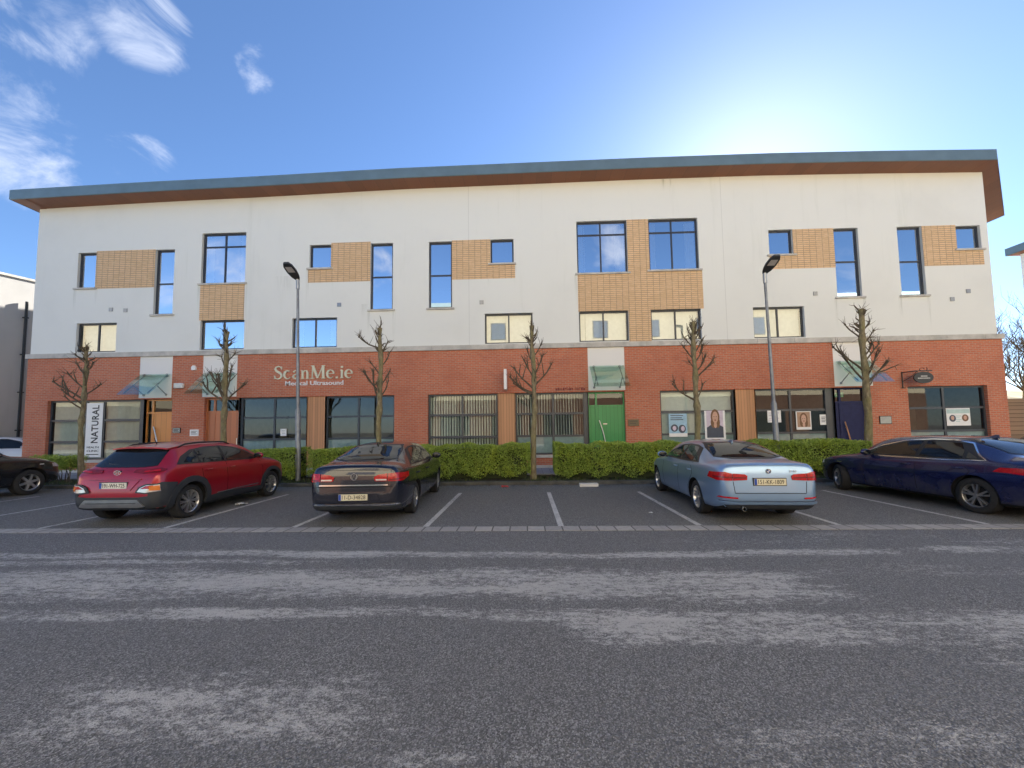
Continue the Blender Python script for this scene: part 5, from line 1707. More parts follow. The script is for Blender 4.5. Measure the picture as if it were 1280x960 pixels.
            for qd, mb in ((0, q1), (1, q2), (2, q1), (3, q2)):
                pts = [(0, 0)] + [(r * .62 * math.cos(R(90 * qd + 15 * k)), r * .62 * math.sin(R(90 * qd + 15 * k))) for k in range(7)]
                mb.prism(pts, -.007, 0)
            MB().merge(q1, Matrix.Translation((x, y, z))).build('white_quarters', M['white'], disc)
            MB().merge(q2, Matrix.Translation((x, y, z))).build('blue_quarters', M['blue'], disc)
            for k in range(24):
                a, b_ = ring[k], ring[(k + 1) % 24]
                B.prism([a, b_, (b_[0] * .9, b_[1] * .9), (a[0] * .9, a[1] * .9)], -.008, .02)
            MB().merge(B, Matrix.Translation((x, y, z))).build('ring', M['chrome'], disc)
    def mirrors(c, s, z, mat, size=.11):
        for sg in (1, -1):
            p, _ = c.hit('side', s, z, sg)
            if p is None: continue
            mb = MB().ball((p.x + sg * .13, p.y, p.z + .06), (.115, .065, .075), 14, 10)
            o = mb.build('mirror', mat, c.root, True)
            MB().prism([(-.02, -.02), (.02, -.02), (.02, .04), (-.02, .04)], -.02, .02)
            a = MB().tube([(p.x - sg * .01, p.y, p.z + .0), (p.x + sg * .09, p.y, p.z + .04)], .022, 6).build('arm', M['black'], o, True)
            MB().ball((p.x + sg * .13, p.y - .055, p.z + .06), (.095, .012, .058), 14, 8).build('mirror_glass', M['tint'], o, True)
    def handles(c, ss, z, mat):
        for s in ss:
            for sg in (1, -1):
                p, _ = c.hit('side', s, z, sg)
                MB().tube([(p.x - sg * .005, p.y - .09, z), (p.x + sg * .03, p.y - .07, z), (p.x + sg * .032, p.y + .07, z), (p.x - sg * .005, p.y + .09, z)], .013, 6).build('door_handle', mat, c.root, True)
    def gaps(c, lines, view='side', w=.009, mirror=True):
        """shut lines between doors and lids"""
        polys = []
        for pts in lines:
            for (a, b) in zip(pts, pts[1:]):
                t = (Vector(b) - Vector(a)).normalized(); nn = Vector((-t.y, t.x)) * w / 2
                A, B = Vector(a), Vector(b)
                polys.append([tuple(A + nn), tuple(A - nn), tuple(B - nn), tuple(B + nn)])
        for pl in polys:
            c.decal([pl], view, M['dark'], 'shut_line', off=.0016, cell=.1, skirt=.004, mirror=mirror, into=c.lines)
    def finish(c):
        """shut lines are surface pattern: they become part of the body's mesh"""
        if not c.lines.v: return
        lo = c.lines.build('lines', M['dark'])
        bm = bmesh.new(); bm.from_mesh(c.body.data)
        n0 = len(bm.faces)
        bm.from_mesh(lo.data); bm.faces.ensure_lookup_table()
        for f in bm.faces[n0:]: f.material_index = 1
        bm.to_mesh(c.body.data); bm.free()
        bpy.data.objects.remove(lo)

def outline_offset(poly, d):
    n = len(poly)
    cx = sum(p[0] for p in poly) / n; cy = sum(p[1] for p in poly) / n
    out = []
    for i in range(n):
        a, b, c_ = Vector(poly[i - 1]), Vector(poly[i]), Vector(poly[(i + 1) % n])
        t1, t2 = (b - a).normalized(), (c_ - b).normalized()
        n1, n2 = Vector((t1.y, -t1.x)), Vector((t2.y, -t2.x))
        m_ = (n1 + n2)
        m_ = m_.normalized() if m_.length > 1e-4 else n1
        s = 1 if (b - Vector((cx, cy))).dot(m_) > 0 else -1
        out.append(tuple(b + m_ * d * s))
    return out

def ring_polys(poly, d):
    o = outline_offset(poly, d)
    n = len(poly)
    return [[poly[i], poly[(i + 1) % n], o[(i + 1) % n], o[i]] for i in range(n)]

def arch_polys(s0, z0, r0, r1, a0, a1, n=14, sk=None):
    out = []
    for k in range(n):
        t0, t1 = R(a0 + (a1 - a0) * k / n), R(a0 + (a1 - a0) * (k + 1) / n)
        out.append([(s0 + r0 * math.cos(t0), z0 + r0 * math.sin(t0)), (s0 + r1 * math.cos(t0), z0 + r1 * math.sin(t0)), (s0 + r1 * math.cos(t1), z0 + r1 * math.sin(t1)), (s0 + r0 * math.cos(t1), z0 + r0 * math.sin(t1))])
    return out

def saloon_spec(L, W, H, wb, ro, deck=1.06, base=.62, roof0=1.35, ws=3.45, belt=.95, zt=None):
    k = W / 1.81; dh = H - 1.43; dl = L - 4.62
    return dict(L=L, W=W, wb=wb, ro=ro, wr_=.325, ra=.365, crease=.74,
        zt=[(0, .56), (.012, .70), (.03, .86), (.055, .985), (.085, deck - .015), (.12, deck), (.35, deck + .028), (base, deck + .05), (base + .10, deck + .10), (1.0, 1.27 + dh), (roof0, 1.375 + dh), (1.8, 1.42 + dh), (2.2, 1.43 + dh), (2.6 + dl * .4, 1.41 + dh), (2.95 + dl * .5, 1.33 + dh), (ws - .1 + dl * .6, 1.08 + dh * .4), (ws + .02 + dl * .6, 1.0 + dh * .3), (3.7 + dl * .7, .965), (4.15 + dl, .89), (4.45 + dl, .77), (4.57 + dl, .64), (L, .48)],
        zs=[(0, .53), (.03, .82), (.07, .95), (.3, .985), (base, .99), (1.5, belt), (2.5, belt - .025), (ws + dl * .6, belt - .04), (4.0 + dl, .85), (4.45 + dl, .70), (L, .45)],
        hw=[(0, .64 * k), (.012, .68 * k), (.03, .725 * k), (.07, .775 * k), (.14, .815 * k), (.25, .85 * k), (.5, .885 * k), (1.0, .905 * k), (2.5, .905 * k), (3.8 + dl, .895 * k), (4.2 + dl, .85 * k), (4.45 + dl, .74 * k), (4.56 + dl, .60 * k), (L, .42 * k)],
        wr=[(0, .52 * k), (.05, .66 * k), (.15, .72 * k), (.4, .735 * k), (base, .715 * k), (1.0, .63 * k), (roof0, .585 * k), (1.8, .575 * k), (2.5 + dl * .4, .575 * k), (2.95 + dl * .5, .62 * k), (ws + dl * .6, .73 * k), (3.7 + dl * .7, .75 * k), (4.2 + dl, .66 * k), (4.5 + dl, .48 * k), (L, .28 * k)],
        zb=[(0, .43), (.012, .38), (.04, .32), (.10, .27), (.4, .20), (1.0, .185), (L - .9, .185), (L - .3, .20), (L - .08, .26), (L, .34)])

GP = 'cars parked nose-in in the bays'
# ---------------------------------------------------------------- red crossover
def crossover():
    L, W = 4.165, 1.80
    S = dict(L=L, W=W, wb=2.60, ro=.74, wr_=.335, ra=.385, crease=.70,
        zt=[(0, .60), (.012, .72), (.03, .82), (.06, .93), (.10, 1.01), (.15, 1.06), (.22, 1.12), (.36, 1.27), (.50, 1.415), (.56, 1.462), (.62, 1.478), (.9, 1.512), (1.4, 1.54), (1.9, 1.54), (2.3, 1.50), (2.6, 1.42), (2.95, 1.24), (3.15, 1.13), (3.25, 1.085), (3.6, 1.04), (3.9, .95), (4.06, .82), (4.13, .66), (L, .5)],
        zs=[(0, .56), (.03, .78), (.08, .93), (.2, 1.0), (.5, 1.06), (1.0, 1.03), (2.0, .985), (2.9, .965), (3.3, .96), (3.7, .91), (4.0, .78), (L, .48)],
        hw=[(0, .62), (.012, .67), (.03, .72), (.07, .78), (.14, .825), (.25, .86), (.5, .885), (.75, .895), (1.6, .885), (3.2, .892), (3.6, .875), (3.9, .80), (4.06, .68), (L, .46)],
        wr=[(0, .50), (.06, .62), (.15, .68), (.3, .66), (.56, .585), (1.0, .585), (2.0, .575), (2.4, .59), (2.8, .65), (3.2, .72), (3.6, .70), (3.9, .60), (L, .3)],
        zb=[(0, .42), (.012, .36), (.04, .32), (.1, .29), (.4, .235), (1.0, .20), (3.2, .20), (3.9, .23), (4.1, .30), (L, .38)])
    c = Car('crossover_car', S, mat_paint('ruby_red_paint', (.33, .004, .018), .3, .30, .05, .10, .6), 'ruby red crossover with dark wheel arch cladding and roof rails, tail to the road', 'car', (-7.80, 9.18, 0), R(.9), GP)
    ro, wb = .74, 2.60
    g = M['tint']
    # side glass: one dark strip with pillars
    strip = [(.44, 1.10), (.62, 1.255), (.92, 1.375), (1.3, 1.425), (1.75, 1.43), (2.2, 1.385), (2.55, 1.285), (2.93, 1.085), (2.6, 1.055), (1.6, 1.075)]
    c.decal([strip], 'side', M['black'], 'window_surround', .003, mirror=True)
    rear_q = [(1.03, 1.105), (1.03, 1.365), (1.3, 1.40), (1.68, 1.405), (1.70, 1.09)]
    front_q = [(1.78, 1.09), (1.76, 1.405), (2.18, 1.355), (2.50, 1.26), (2.84, 1.085)]
    qtr = [(.60, 1.13), (.78, 1.25), (.97, 1.335), (.97, 1.115)]
    for p in (rear_q, front_q, qtr):
        c.decal([p], 'side', g, 'side_window', .006, mirror=True)
    # tailgate glass, spoiler lip
    c.decal([(-.62, 1.10), (-.56, 1.38), (-.50, 1.425), (.50, 1.425), (.56, 1.38), (.62, 1.10), (.40, 1.075), (-.40, 1.075)], 'rear', g, 'rear_window', .005)
    sp = MB(); n = 14
    vs, fs = [], []
    for k in range(n + 1):
        x = -.56 + 1.12 * k / n; e = abs(x) / .56
        y0 = -L / 2 + .42 + .07 * e * e; z0 = 1.430 - .030 * e ** 3
        vs += [(x, y0, z0), (x, y0, z0 + .026), (x, y0 + .26, z0 + .062), (x, y0 + .2, z0 - .02)]
    for k in range(n):
        for j in range(4):
            fs.append((k * 4 + j, k * 4 + (j + 1) % 4, k * 4 + 4 + (j + 1) % 4, k * 4 + 4 + j))
    sp.add(vs, fs + [(0, 1, 2, 3), (n * 4 + 3, n * 4 + 2, n * 4 + 1, n * 4)]).build('spoiler', c.paint, c.root, True)
    # high slim lights, low lamp pods, dark bumper and silver skid plate
    c.decal([(.30, .985), (.32, 1.035), (.72, 1.055), (.80, 1.03), (.80, .99), (.5, .965)], 'rear', M['red_dark'], 'tail_light', .012, mirror=True)
    c.decal([(.50, .985), (.52, 1.01), (.74, 1.03), (.76, 1.0)], 'rear', M['red_lens'], 'tail_light_lens', .018, mirror=True)
    pod = [(.44, .62), (.50, .72), (.62, .775), (.84, .785), (.855, .62), (.62, .595)]
    c.decal([pod], 'rear', M['clad'], 'lamp_pod', .022, mirror=True)
    c.decal([(.49, .635), (.54, .705), (.64, .75), (.80, .76), (.81, .64), (.64, .62)], 'rear', M['clear_lens'], 'reversing_lamp', .030, mirror=True)
    c.decal([(.54, .685), (.64, .74), (.74, .748), (.74, .69)], 'rear', M['red_lens'], 'brake_lamp', .035, mirror=True)
    c.decal([(.70, .655), (.69, .73), (.80, .745), (.805, .655)], 'rear', M['amber'], 'indicator', .036, mirror=True)
    c.decal([[(-.86, .52), (-.84, .575), (-.5, .535), (.5, .535), (.84, .575), (.86, .52), (.84, .34), (.5, .30), (-.5, .30), (-.84, .34)]], 'rear', M['clad'], 'bumper_cladding', .012)
    c.decal([[(-.62, .37), (-.50, .49), (.50, .49), (.62, .37), (.5, .355), (-.5, .355)]], 'rear', M['alloy_d'], 'skid_plate', .030)
    c.decal([[(-.48, .425), (.48, .425), (.48, .435), (-.48, .435)]], 'rear', M['clad'], 'skid_groove', .034)
    # recessed plate bay with creases either side, chrome
    c.decal([[(-.47, .84), (.47, .84), (.33, .66), (-.33, .66)]], 'rear', c.paint, 'tailgate_recess', .010)
    c.decal([[(-.50, .855), (.50, .855), (.50, .872), (-.50, .872)]], 'rear', c.paint, 'tailgate_crease', .022)
    c.plate('191-WH-725', .752, M['plate_w'])
    c.badge(0, .985, .045, 'H')
    # wheel arch cladding and sills
    z0 = .35
    c.decal(arch_polys(ro, z0, .385, .50, -14, 194), 'side', M['clad'], 'arch_cladding', .022, mirror=True)
    c.decal(arch_polys(ro + wb, z0, .385, .47, -14, 194), 'side', M['clad'], 'arch_cladding', .018, mirror=True)
    c.decal([(.0, .34), (.02, .74), (.12, .80), (.40, .77), (.30, .52), (.33, .34)], 'side', M['clad'], 'corner_cladding', .014, mirror=True)
    c.decal([(ro + .42, .22), (ro + .44, .36), (1.7, .40), (ro + wb - .44, .36), (ro + wb - .42, .22)], 'side', M['clad'], 'sill_cladding', .016, mirror=True)
    c.decal([(1.4, .395), (1.4, .412), (2.75, .44), (2.75, .423)], 'side', M['chrome'], 'sill_trim', .020, mirror=True)
    c.gaps([[(1.73, .40), (1.72, .75), (1.73, 1.08)], [(2.88, .42), (2.95, .8), (2.86, 1.06)], [(1.02, .80), (1.0, 1.05)], [(1.16, .40), (1.13, .70), (1.02, .80)]])
    c.handles((1.86, 1.18), .94, c.paint)
    c.mirrors(2.72, 1.08, c.paint)
    for sg in (1, -1):
        pts = []
        for s in np.linspace(.72, 2.15, 9):
            p, _ = c.hit('top', sg * .55, s)
            e = 1 if .75 < s < 2.1 else 0
            pts.append((p.x, p.y, p.z + .045 * e))
        MB().tube(pts, .017, 6).build('roof_rail', M['black'], c.root, True)
    p, _ = c.hit('top', 0, .85)
    MB().tube([(0, p.y, p.z - .01), (0, p.y - .07, p.z + .13)], [.012, .005], 6).build('antenna', M['black'], c.root, True)
    p, _ = c.hit('rear', .1, 1.12)
    MB().tube([(.02, p.y - .02, 1.095), (-.36, p.y + .03, 1.15)], .010, 5).build('rear_wiper', M['black'], c.root, True)
    # front
    c.decal([(.40, .80), (.45, .86), (.74, .86), (.76, .80)], 'front', M['clear_lens'], 'headlight', .01, mirror=True)
    c.decal([[(-.40, .52), (-.46, .74), (.46, .74), (.40, .52)]], 'front', M['black'], 'grille', .01)
    c.decal([[(-.56, 1.13), (-.50, 1.40), (.50, 1.40), (.56, 1.13)]], 'front', g, 'windscreen', .005)
    c.wheels('multi', None, 0, .225)
    return c
crossover()

def saloon(name, S, paint, label, loc, rz, rimstyle, rimmat=None, steer=0.0, chrome=False, glass_drop=0, w=.22):
    c = Car(name, S, paint, label, 'car', loc, rz, GP)
    L = S['L']; dl = L - 4.62; dh = S['zt'][12][1] - 1.43
    g = M['tint']
    b = S['zs'][5][1]
    base = S['zs'][4][0]
    # side glass with pillar bands
    zt_ = 1.335 + dh
    strip = [(base + .30, b + .06), (base + .46, b + .15), (1.28, zt_ - .06), (1.6, zt_ - .005), (2.0, zt_ + .005), (2.45 + dl * .3, zt_ - .035), (2.85 + dl * .5, zt_ - .16), (3.26 + dl * .6, b + .055), (2.8 + dl * .5, b + .035), (1.6, b + .04)]
    c.decal([strip], 'side', M['black'], 'window_surround', .003, mirror=True)
    if chrome:
        c.decal(ring_polys(strip, .022), 'side', M['chrome'], 'window_trim', .006, mirror=True)
    mid = 2.0 + dl * .4
    rear_q = [(base + .68, b + .075), (base + .70, b + .205), (1.45, zt_ - .055), (1.75, zt_ - .03), (mid - .05, zt_ - .028), (mid - .02, b + .07)]
    front_q = [(mid + .07, b + .07), (mid + .04, zt_ - .028), (2.42 + dl * .3, zt_ - .065), (2.80 + dl * .5, zt_ - .185), (3.14 + dl * .6, b + .07)]
    qtr = [(base + .42, b + .085), (base + .52, b + .135), (base + .635, b + .19), (base + .62, b + .08)]
    for p in (rear_q, front_q, qtr):
        c.decal([p], 'side', g, 'side_window', .006, mirror=True)
    zb_ = S['zt'][7][1] + .012
    zr_ = 1.365 + dh
    c.decal(ring_polys([(-.60, zb_ + .02), (-.555, zr_ - .09), (-.48, zr_ - .01), (0, zr_ + .01), (.48, zr_ - .01), (.555, zr_ - .09), (.60, zb_ + .02), (.35, zb_), (-.35, zb_)], .022), 'rear', M['black'], 'rear_window_seal', .004, cell=.05)
    c.decal([(-.60, zb_ + .02), (-.555, zr_ - .09), (-.48, zr_ - .01), (0, zr_ + .01), (.48, zr_ - .01), (.555, zr_ - .09), (.60, zb_ + .02), (.35, zb_), (-.35, zb_)], 'rear', g, 'rear_window', .005, cell=.035)
    c.decal([[(-.62, 1.06 + dh * .4), (-.52, zr_ - .03), (.52, zr_ - .03), (.62, 1.06 + dh * .4)]], 'front', g, 'windscreen', .005)
    c.gaps([[(mid + .01, .27), (mid + .02, .6), (mid + .01, b + .02)], [(3.10 + dl * .6, .29), (3.20 + dl * .6, .6), (3.12 + dl * .6, b + .02)], [(base + .52, .78), (base + .62, .92), (base + .60, b + .04)], [(1.46, .28), (1.40, .5), (base + .52, .78)]])
    c.handles((mid + .20, base + .72), .84, paint)
    c.mirrors(3.02 + dl * .6, b + .04, paint)
    c.decal([(.44, .60), (.50, .70), (.80, .76), (.84, .68), (.60, .60)], 'front', M['clear_lens'], 'headlight', .01, mirror=True)
    c.decal([[(-.38, .50), (-.42, .68), (.42, .68), (.38, .50)]], 'front', M['black'], 'grille', .012)
    p, n = c.hit('top', 0, 1.42)
    fin = MB()
    fin.add([(-.022, p.y - .09, p.z - .012), (.022, p.y - .09, p.z - .012), (.022, p.y + .12, p.z - .004), (-.022, p.y + .12, p.z - .004), (0, p.y - .10, p.z + .06), (0, p.y - .04, p.z + .06)],
            [(0, 1, 4), (1, 2, 5, 4), (2, 3, 5), (3, 0, 4, 5), (3, 2, 1, 0)])
    fin.build('antenna_fin', paint, c.root)
    c.wheels(rimstyle, rimmat, steer, w)
    return c

# ---------------------------------------------------------------- dark navy saloon
S = saloon_spec(4.77, 1.82, 1.47, 2.71, 1.13, deck=1.09, base=.52, belt=.97)
vw = saloon('saloon_car', S, mat_paint('midnight_paint', (.006, .008, .020), .3, .22, .04, .18), 'dark midnight saloon with round silver emblem, parked tail to the road in the middle bays', (-3.27, 9.40, 0), R(3.0), 'cap', M['alloy_d'])
vw.decal([(.38, .80), (.36, .875), (.44, .915), (.60, .935), (.60, .80)], 'rear', M['red_lens'], 'tail_light', .012, mirror=True)
vw.decal([(.615, .80), (.615, .935), (.74, .945), (.865, .93), (.875, .84), (.84, .79)], 'rear', M['red_lens'], 'tail_light', .012, mirror=True)
vw.decal([(.40, .812), (.395, .838), (.59, .838), (.59, .812)], 'rear', M['clear_lens'], 'reversing_lamp', .017, mirror=True)
vw.decal([(.63, .81), (.63, .83), (.85, .85), (.855, .83)], 'rear', M['red_dark'], 'lamp_band', .017, mirror=True)
vw.decal([[(-.62, .722), (.62, .722), (.62, .742), (-.62, .742)]], 'rear', M['chrome'], 'trim_strip', .014)
vw.decal([[(-.80, .372), (.80, .372), (.80, .392), (-.80, .392)]], 'rear', M['chrome'], 'bumper_trim', .014)
vw.decal([[(-.82, .36), (.82, .36), (.80, .28), (-.80, .28)]], 'rear', M['clad'], 'bumper_valance', .010)
vw.decal([[(-.40, .60), (.40, .60), (.50, .42), (-.50, .42)]], 'rear', vw.paint, 'plate_recess', .006)
vw.gaps([[(-.61, .70), (.61, .70)], [(-.61, .70), (-.62, .79)], [(.61, .70), (.62, .79)], [(-.84, .69), (-.62, .70)], [(.62, .70), (.84, .69)]], 'rear', .010, False)
vw.decal([[(-.68, 1.0), (.68, 1.0), (.66, 1.012), (-.66, 1.012)]], 'rear', vw.paint, 'boot_lip', .014)
vw.plate('11-D-34828', .52, M['plate'])
vw.badge(0, .885, .062, 'W')

# ---------------------------------------------------------------- light blue saloon
S = saloon_spec(4.62, 1.81, 1.43, 2.81, 1.03)
bl = saloon('saloon_car', S, mat_paint('ice_blue_paint', (.215, .335, .52), .55, .30, .06, .10), 'light metallic blue saloon parked tail to the road, right of the empty bays', (4.33, 9.22, 0), R(-3.4), 'double5')
bl.decal([(.37, .775), (.36, .845), (.40, .872), (.60, .885), (.60, .765)], 'rear', M['red_lens'], 'tail_light', .012, mirror=True)
bl.decal([(.612, .765), (.612, .885), (.72, .915), (.85, .90), (.87, .80), (.82, .765)], 'rear', M['red_lens'], 'tail_light', .013, mirror=True)
bl.decal([(.39, .800), (.385, .822), (.84, .84), (.84, .815)], 'rear', M['red_dark'], 'lamp_band', .018, mirror=True)
bl.decal([[(-.57, .545), (.57, .545), (.57, .553), (-.57, .553)]], 'rear', M['dark'], 'shut_line', .004)
bl.gaps([[(-.58, .56), (-.60, .75)], [(.58, .56), (.60, .75)], [(-.58, .55), (.58, .55)]], 'rear', .010, False)
bl.decal([(.54, .455), (.54, .48), (.80, .495), (.82, .47)], 'rear', M['red_lens'], 'reflector', .012, mirror=True)
bl.decal([[(-.82, .385), (-.80, .405), (.80, .405), (.82, .385), (.5, .372), (-.5, .372)]], 'rear', bl.paint, 'bumper_lip', .030)
bl.decal([[(-.80, .412), (.80, .412), (.80, .420), (-.80, .420)]], 'rear', M['dark'], 'bumper_groove', .006)
bl.decal([[(-.74, .345), (.74, .345), (.66, .275), (-.66, .275)]], 'rear', M['clad'], 'bumper_valance', .008)
bl.decal([[(-.68, 1.018), (.68, 1.018), (.66, 1.03), (-.66, 1.03)]], 'rear', bl.paint, 'boot_lip', .016)
bl.plate('151-KK-1809', .745, M['plate'])
bl.badge(0, .925, .041, 'R')
t = text_mb('316d', .042, .004, .004)
p, _ = bl.hit('rear', .36, .92)
MB().merge(t, Matrix.Translation((.34, p.y - .012, .905))).build('model_lettering', M['chrome'], bl.root)
ep = MB().lathe([(-.10, .036), (.12, .036), (.12, .030), (-.06, .030), (-.06, .001)], 'Z', 16)
ep2 = MB().merge(ep, Matrix.Translation((-.47, -4.62 / 2 + .06, .292)) @ Matrix.Rotation(R(90), 4, 'X'))
ep2.build('exhaust_pipe', M['chrome'], bl.root, True)

# ---------------------------------------------------------------- dark blue saloon on the right
S = saloon_spec(4.90, 1.86, 1.46, 2.97, 1.11, deck=1.07, base=.62)
S['wr_'] = .335; S['ra'] = .375
db = saloon('saloon_car', S, mat_paint('imperial_blue_paint', (.010, .016, .085), .45, .24, .05, .42), 'dark blue saloon with chrome window trim cut off by the right edge, front wheel turned', (9.32, 9.20, 0), R(4.2), 'double5', M['alloy_d'], R(-24), True)
db.decal([(.40, .79), (.39, .87), (.60, .90), (.80, .93), (.90, .90), (.915, .82), (.86, .775), (.6, .775)], 'rear', M['red_lens'], 'tail_light', .012, mirror=True)
db.decal([(.42, .81), (.42, .83), (.86, .85), (.88, .83)], 'rear', M['red_dark'], 'lamp_band', .018, mirror=True)
db.gaps([[(-.60, .56), (-.62, .76)], [(.60, .56), (.62, .76)], [(-.60, .55), (.60, .55)]], 'rear', .010, False)
db.decal([[(-.78, .36), (.78, .36), (.70, .285), (-.70, .285)]], 'rear', M['clad'], 'bumper_valance', .008)
db.plate('131-D-2406', .745, M['plate_w'])
db.badge(0, .925, .041, 'R')
db.decal([(3.92, .742), (3.92, .755), (4.05, .758), (4.05, .745)], 'side', M['chrome'], 'side_badge', .006, mirror=True)

# ---------------------------------------------------------------- black off-roader at the left edge and the dark hatchback on the right
def boxy_spec(L, W, H, wb, ro, wr_, ra):
    k = W / 1.8; dh = H - 1.7; dl = L - 4.6
    return dict(L=L, W=W, wb=wb, ro=ro, wr_=wr_, ra=ra, crease=.70,
        zt=[(0, .62), (.02, .80), (.05, 1.0), (.10, 1.12), (.16, 1.22), (.28, 1.45 + dh), (.40, 1.62 + dh), (.5, 1.655 + dh), (1.0, 1.695 + dh), (1.8, 1.70 + dh), (2.4 + dl * .5, 1.66 + dh), (2.75 + dl * .6, 1.54 + dh), (3.15 + dl * .8, 1.27 + dh * .5), (3.3 + dl * .8, 1.17 + dh * .3), (3.7 + dl, 1.12 + dh * .3), (4.2 + dl, 1.02 + dh * .2), (4.45 + dl, .88), (4.56 + dl, .70), (L, .52)],
        zs=[(0, .58), (.04, .95), (.12, 1.06), (.4, 1.10 + dh * .3), (1.5, 1.08 + dh * .3), (3.2 + dl * .8, 1.05 + dh * .3), (4.0 + dl, .97), (4.4 + dl, .82), (L, .49)],
        hw=[(0, .66 * k), (.03, .75 * k), (.08, .82 * k), (.2, .87 * k), (.6, .895 * k), (2.0, .90 * k), (3.8 + dl, .89 * k), (4.3 + dl, .82 * k), (4.5 + dl, .68 * k), (L, .46 * k)],
        wr=[(0, .55 * k), (.1, .7 * k), (.4, .64 * k), (1.0, .63 * k), (2.2 + dl * .5, .62 * k), (2.8 + dl * .6, .66 * k), (3.3 + dl * .8, .75 * k), (3.8 + dl, .74 * k), (4.3 + dl, .6 * k), (L, .3 * k)],
        zb=[(0, .46), (.03, .38), (.1, .34), (.5, .27), (L - .8, .26), (L - .3, .29), (L - .06, .36), (L, .42)])
def offroader(name, S, paint, label, cat, loc, rz, style, group, mat=None):
    c = Car(name, S, paint, label, cat, loc, rz, group)
    L = S['L']; dl = L - 4.6; H = S['zt'][9][1]; b = S['zs'][4][1]
    strip = [(.42, b + .07), (.55, H - .16), (1.0, H - .09), (2.2 + dl * .4, H - .10), (2.62 + dl * .6, H - .22), (3.05 + dl * .8, b + .06)]
    c.decal([strip], 'side', M['black'], 'window_surround', .003, mirror=True)
    for p in ([(.50, b + .09), (.60, H - .18), (1.02, H - .12), (1.05, b + .08)], [(1.13, b + .08), (1.12, H - .115), (1.9, H - .12), (1.93, b + .08)], [(2.0, b + .08), (1.98, H - .12), (2.2 + dl * .4, H - .13), (2.56 + dl * .6, H - .24), (2.9 + dl * .8, b + .08)]):
        c.decal([p], 'side', M['tint'], 'side_window', .006, mirror=True)
    c.decal([(-.60, b + .10), (-.54, H - .14), (.54, H - .14), (.60, b + .10)], 'rear', M['tint'], 'rear_window', .005)
    c.decal([(-.60, b + .16), (-.54, H - .12), (.54, H - .12), (.60, b + .16)], 'front', M['tint'], 'windscreen', .005)
    c.decal([(.62, .86), (.64, 1.1), (.82, 1.1), (.84, .86)], 'rear', M['red_lens'], 'tail_light', .01, mirror=True)
    c.decal([(.46, .74), (.50, .86), (.78, .90), (.80, .78)], 'front', M['clear_lens'], 'headlight', .012, mirror=True)
    c.decal([(4.22 + dl, .78), (4.20 + dl, .88), (4.40 + dl, .84), (4.44 + dl, .76)], 'side', M['clear_lens'], 'side_lamp', .012, mirror=True)
    c.decal([[(-.40, .55), (-.42, .80), (.42, .80), (.40, .55)]], 'front', M['black'], 'grille', .012)
    c.decal([(3.86 + dl, .86), (3.86 + dl, .885), (3.96 + dl, .885), (3.96 + dl, .86)], 'side', M['clear_lens'], 'side_repeater', .008, mirror=True)
    c.gaps([[(1.96, .34), (1.96, b + .02)], [(2.98 + dl * .8, .36), (2.98 + dl * .8, b + .02)], [(1.10, .60), (1.08, b + .02)]])
    c.handles((2.12, 1.22), b - .10, paint)
    c.mirrors(2.86 + dl * .8, b + .06, paint)
    c.wheels(style, mat, 0, .235)
    return c
offroader('off_roader', boxy_spec(4.5, 1.82, 1.68, 2.62, .95, .365, .42), mat_paint('black_paint', (.006, .006, .008), .1, .22, .03, .2), 'black off-roader with six spoke silver wheel, cut off by the left edge', 'car', (-15.36, 9.62, 0), R(-.5), 'six', GP)
offroader('hatchback_car', boxy_spec(4.1, 1.76, 1.70, 2.5, .75, .32, .36), mat_paint('graphite_paint', (.014, .014, .018), .3, .25, .04, .2), 'dark grey hatchback mostly hidden behind the dark blue saloon', 'car', (12.6, 9.3, 0), R(1.5), 'double5', GP)
GW_ = 'white cars parked by the concrete gable'
wp = mat_paint('white_paint', (.66, .68, .70), 0.0, .28, .02, .15)
offroader('white_car', boxy_spec(4.6, 1.85, 1.70, 2.7, .9, .35, .40), wp, 'white off-roader with dark windows parked right of another white car at the far left', 'car', (-24.75, 18.2, 0), R(-62), 'double5', GW_)
offroader('white_car', boxy_spec(4.2, 1.78, 1.52, 2.55, .8, .32, .37), wp, 'white car at the very left edge below the concrete gable', 'car', (-27.6, 15.9, 0), R(-62), 'double5', GW_)

for c_ in CARS: c_.finish()
# ================================================================== LIGHT AND SKY
SUN_EL, SUN_AZ = R(28.5), R(30.0)                       # behind the roof, right of the view axis
Sd = Vector((math.sin(SUN_AZ) * math.cos(SUN_EL), math.cos(SUN_AZ) * math.cos(SUN_EL), math.sin(SUN_EL)))
sd = bpy.data.lights.new('sun', 'SUN'); so_ = bpy.data.objects.new('sun', sd); COL.objects.link(so_)
so_.rotation_euler = Sd.to_track_quat('Z', 'Y').to_euler()
so_.location = (20, 40, 40)
sd.energy = 5.0; sd.angle = R(.53); sd.color = (1, .93, .82)

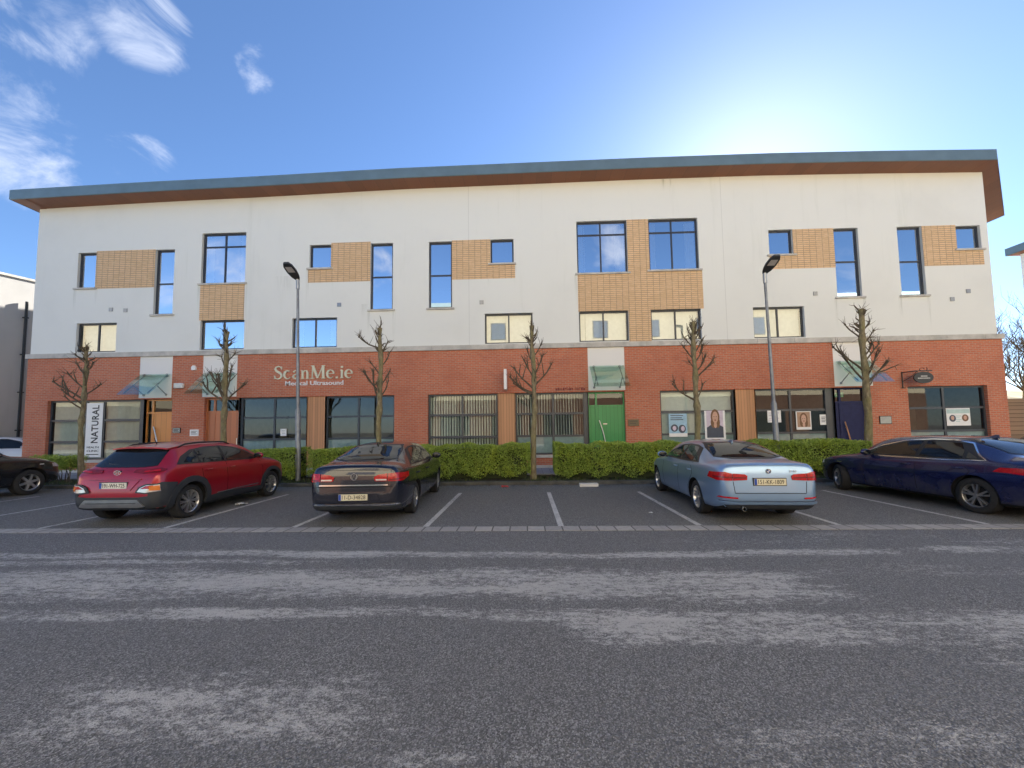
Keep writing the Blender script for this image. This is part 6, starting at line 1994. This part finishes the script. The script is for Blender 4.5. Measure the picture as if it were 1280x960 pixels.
world = bpy.data.worlds.new('World'); SC.world = world
world.use_nodes = True
nt = world.node_tree
bg = nt.nodes['Background']
def W_(t, **k):
    n = nt.nodes.new(t)
    for a, b in k.items(): setattr(n, a, b)
    return n
sky = W_('ShaderNodeTexSky'); sky.sky_type = 'NISHITA'; sky.sun_disc = False
sky.sun_elevation = SUN_EL; sky.sun_rotation = SUN_AZ
sky.altitude = 50; sky.air_density = .85; sky.dust_density = .22; sky.ozone_density = 5.5
tc = W_('ShaderNodeTexCoord')
def wm(op, a, b=0.0, clamp=False):
    n = W_('ShaderNodeMath', operation=op, use_clamp=clamp)
    for i, v in enumerate((a, b)):
        if hasattr(v, 'is_linked'): nt.links.new(v, n.inputs[i])
        else: n.inputs[i].default_value = v
    return n.outputs[0]
def wstep(v, lo, hi):
    n = W_('ShaderNodeMapRange', interpolation_type='SMOOTHSTEP')
    nt.links.new(v, n.inputs[0]); n.inputs[1].default_value = lo; n.inputs[2].default_value = hi
    return n.outputs[0]
# thin broken cloud low in the western half of the sky
nrm = W_('ShaderNodeVectorMath', operation='NORMALIZE'); nt.links.new(tc.outputs['Generated'], nrm.inputs[0])
mp = W_('ShaderNodeMapping'); nt.links.new(nrm.outputs[0], mp.inputs[0]); mp.inputs['Scale'].default_value = (1.0, 1.0, 1.35); mp.inputs['Rotation'].default_value = (0, R(-22), 0)
nz = W_('ShaderNodeTexNoise'); nt.links.new(mp.outputs[0], nz.inputs['Vector']); nz.inputs['Scale'].default_value = 7.5; nz.inputs['Detail'].default_value = 9; nz.inputs['Roughness'].default_value = .62; nz.inputs['Distortion'].default_value = .5
reg = None
for (px, py, r, amp) in ((35, 12, 5, .7), (178, 28, 4.6, .85), (105, 0, 4, .6), (18, 140, 5, .75), (320, 85, 2.6, .75), (20, 200, 5.0, .85), (175, 203, 3.6, .7), (245, 95, 3.0, .4), (-770, 318, 5, .8), (-480, 345, 5, .7), (-1065, 335, 5, .8), (-275, 330, 5, .75), (-550, 330, 4, .6), (-205, 360, 4, .7)):
    d = ray(abs(px), py).normalized()
    if px < 0: d.y = -d.y                                # cloud in the northern sky, seen in the windows
    dp = W_('ShaderNodeVectorMath', operation='DOT_PRODUCT'); nt.links.new(nrm.outputs[0], dp.inputs[0]); dp.inputs[1].default_value = d
    a = wm('MULTIPLY', wstep(dp.outputs['Value'], math.cos(R(r * 1.25)), math.cos(R(r * .1))), amp)
    reg = a if reg is None else wm('MAXIMUM', reg, a)
f = wm('ADD', wm('MULTIPLY', reg, .42), nz.outputs['Fac'])
cl = wm('MULTIPLY', wstep(f, .76, 1.05), wstep(reg, .0, .25))
mx = W_('ShaderNodeMix', data_type='RGBA')
nt.links.new(wm('MULTIPLY', cl, .62), mx.inputs[0])
nt.links.new(sky.outputs[0], mx.inputs[6])
mx.inputs[7].default_value = (4.6, 4.9, 5.6, 1)
nt.links.new(mx.outputs[2], bg.inputs['Color'])
bg.inputs['Strength'].default_value = .05

SC.view_settings.view_transform = 'Standard'
SC.view_settings.look = 'None'
SC.view_settings.exposure = 2.34
SC.view_settings.gamma = 1.0
SC.view_settings.use_curve_mapping = False
SC.cycles.max_bounces = 7
SC.cycles.diffuse_bounces = 4
SC.cycles.glossy_bounces = 4
SC.cycles.transparent_max_bounces = 10
SC.cycles.caustics_reflective = False
SC.cycles.caustics_refractive = False
SC.cycles.sample_clamp_indirect = 6
SC.render.resolution_x = 1024; SC.render.resolution_y = 768
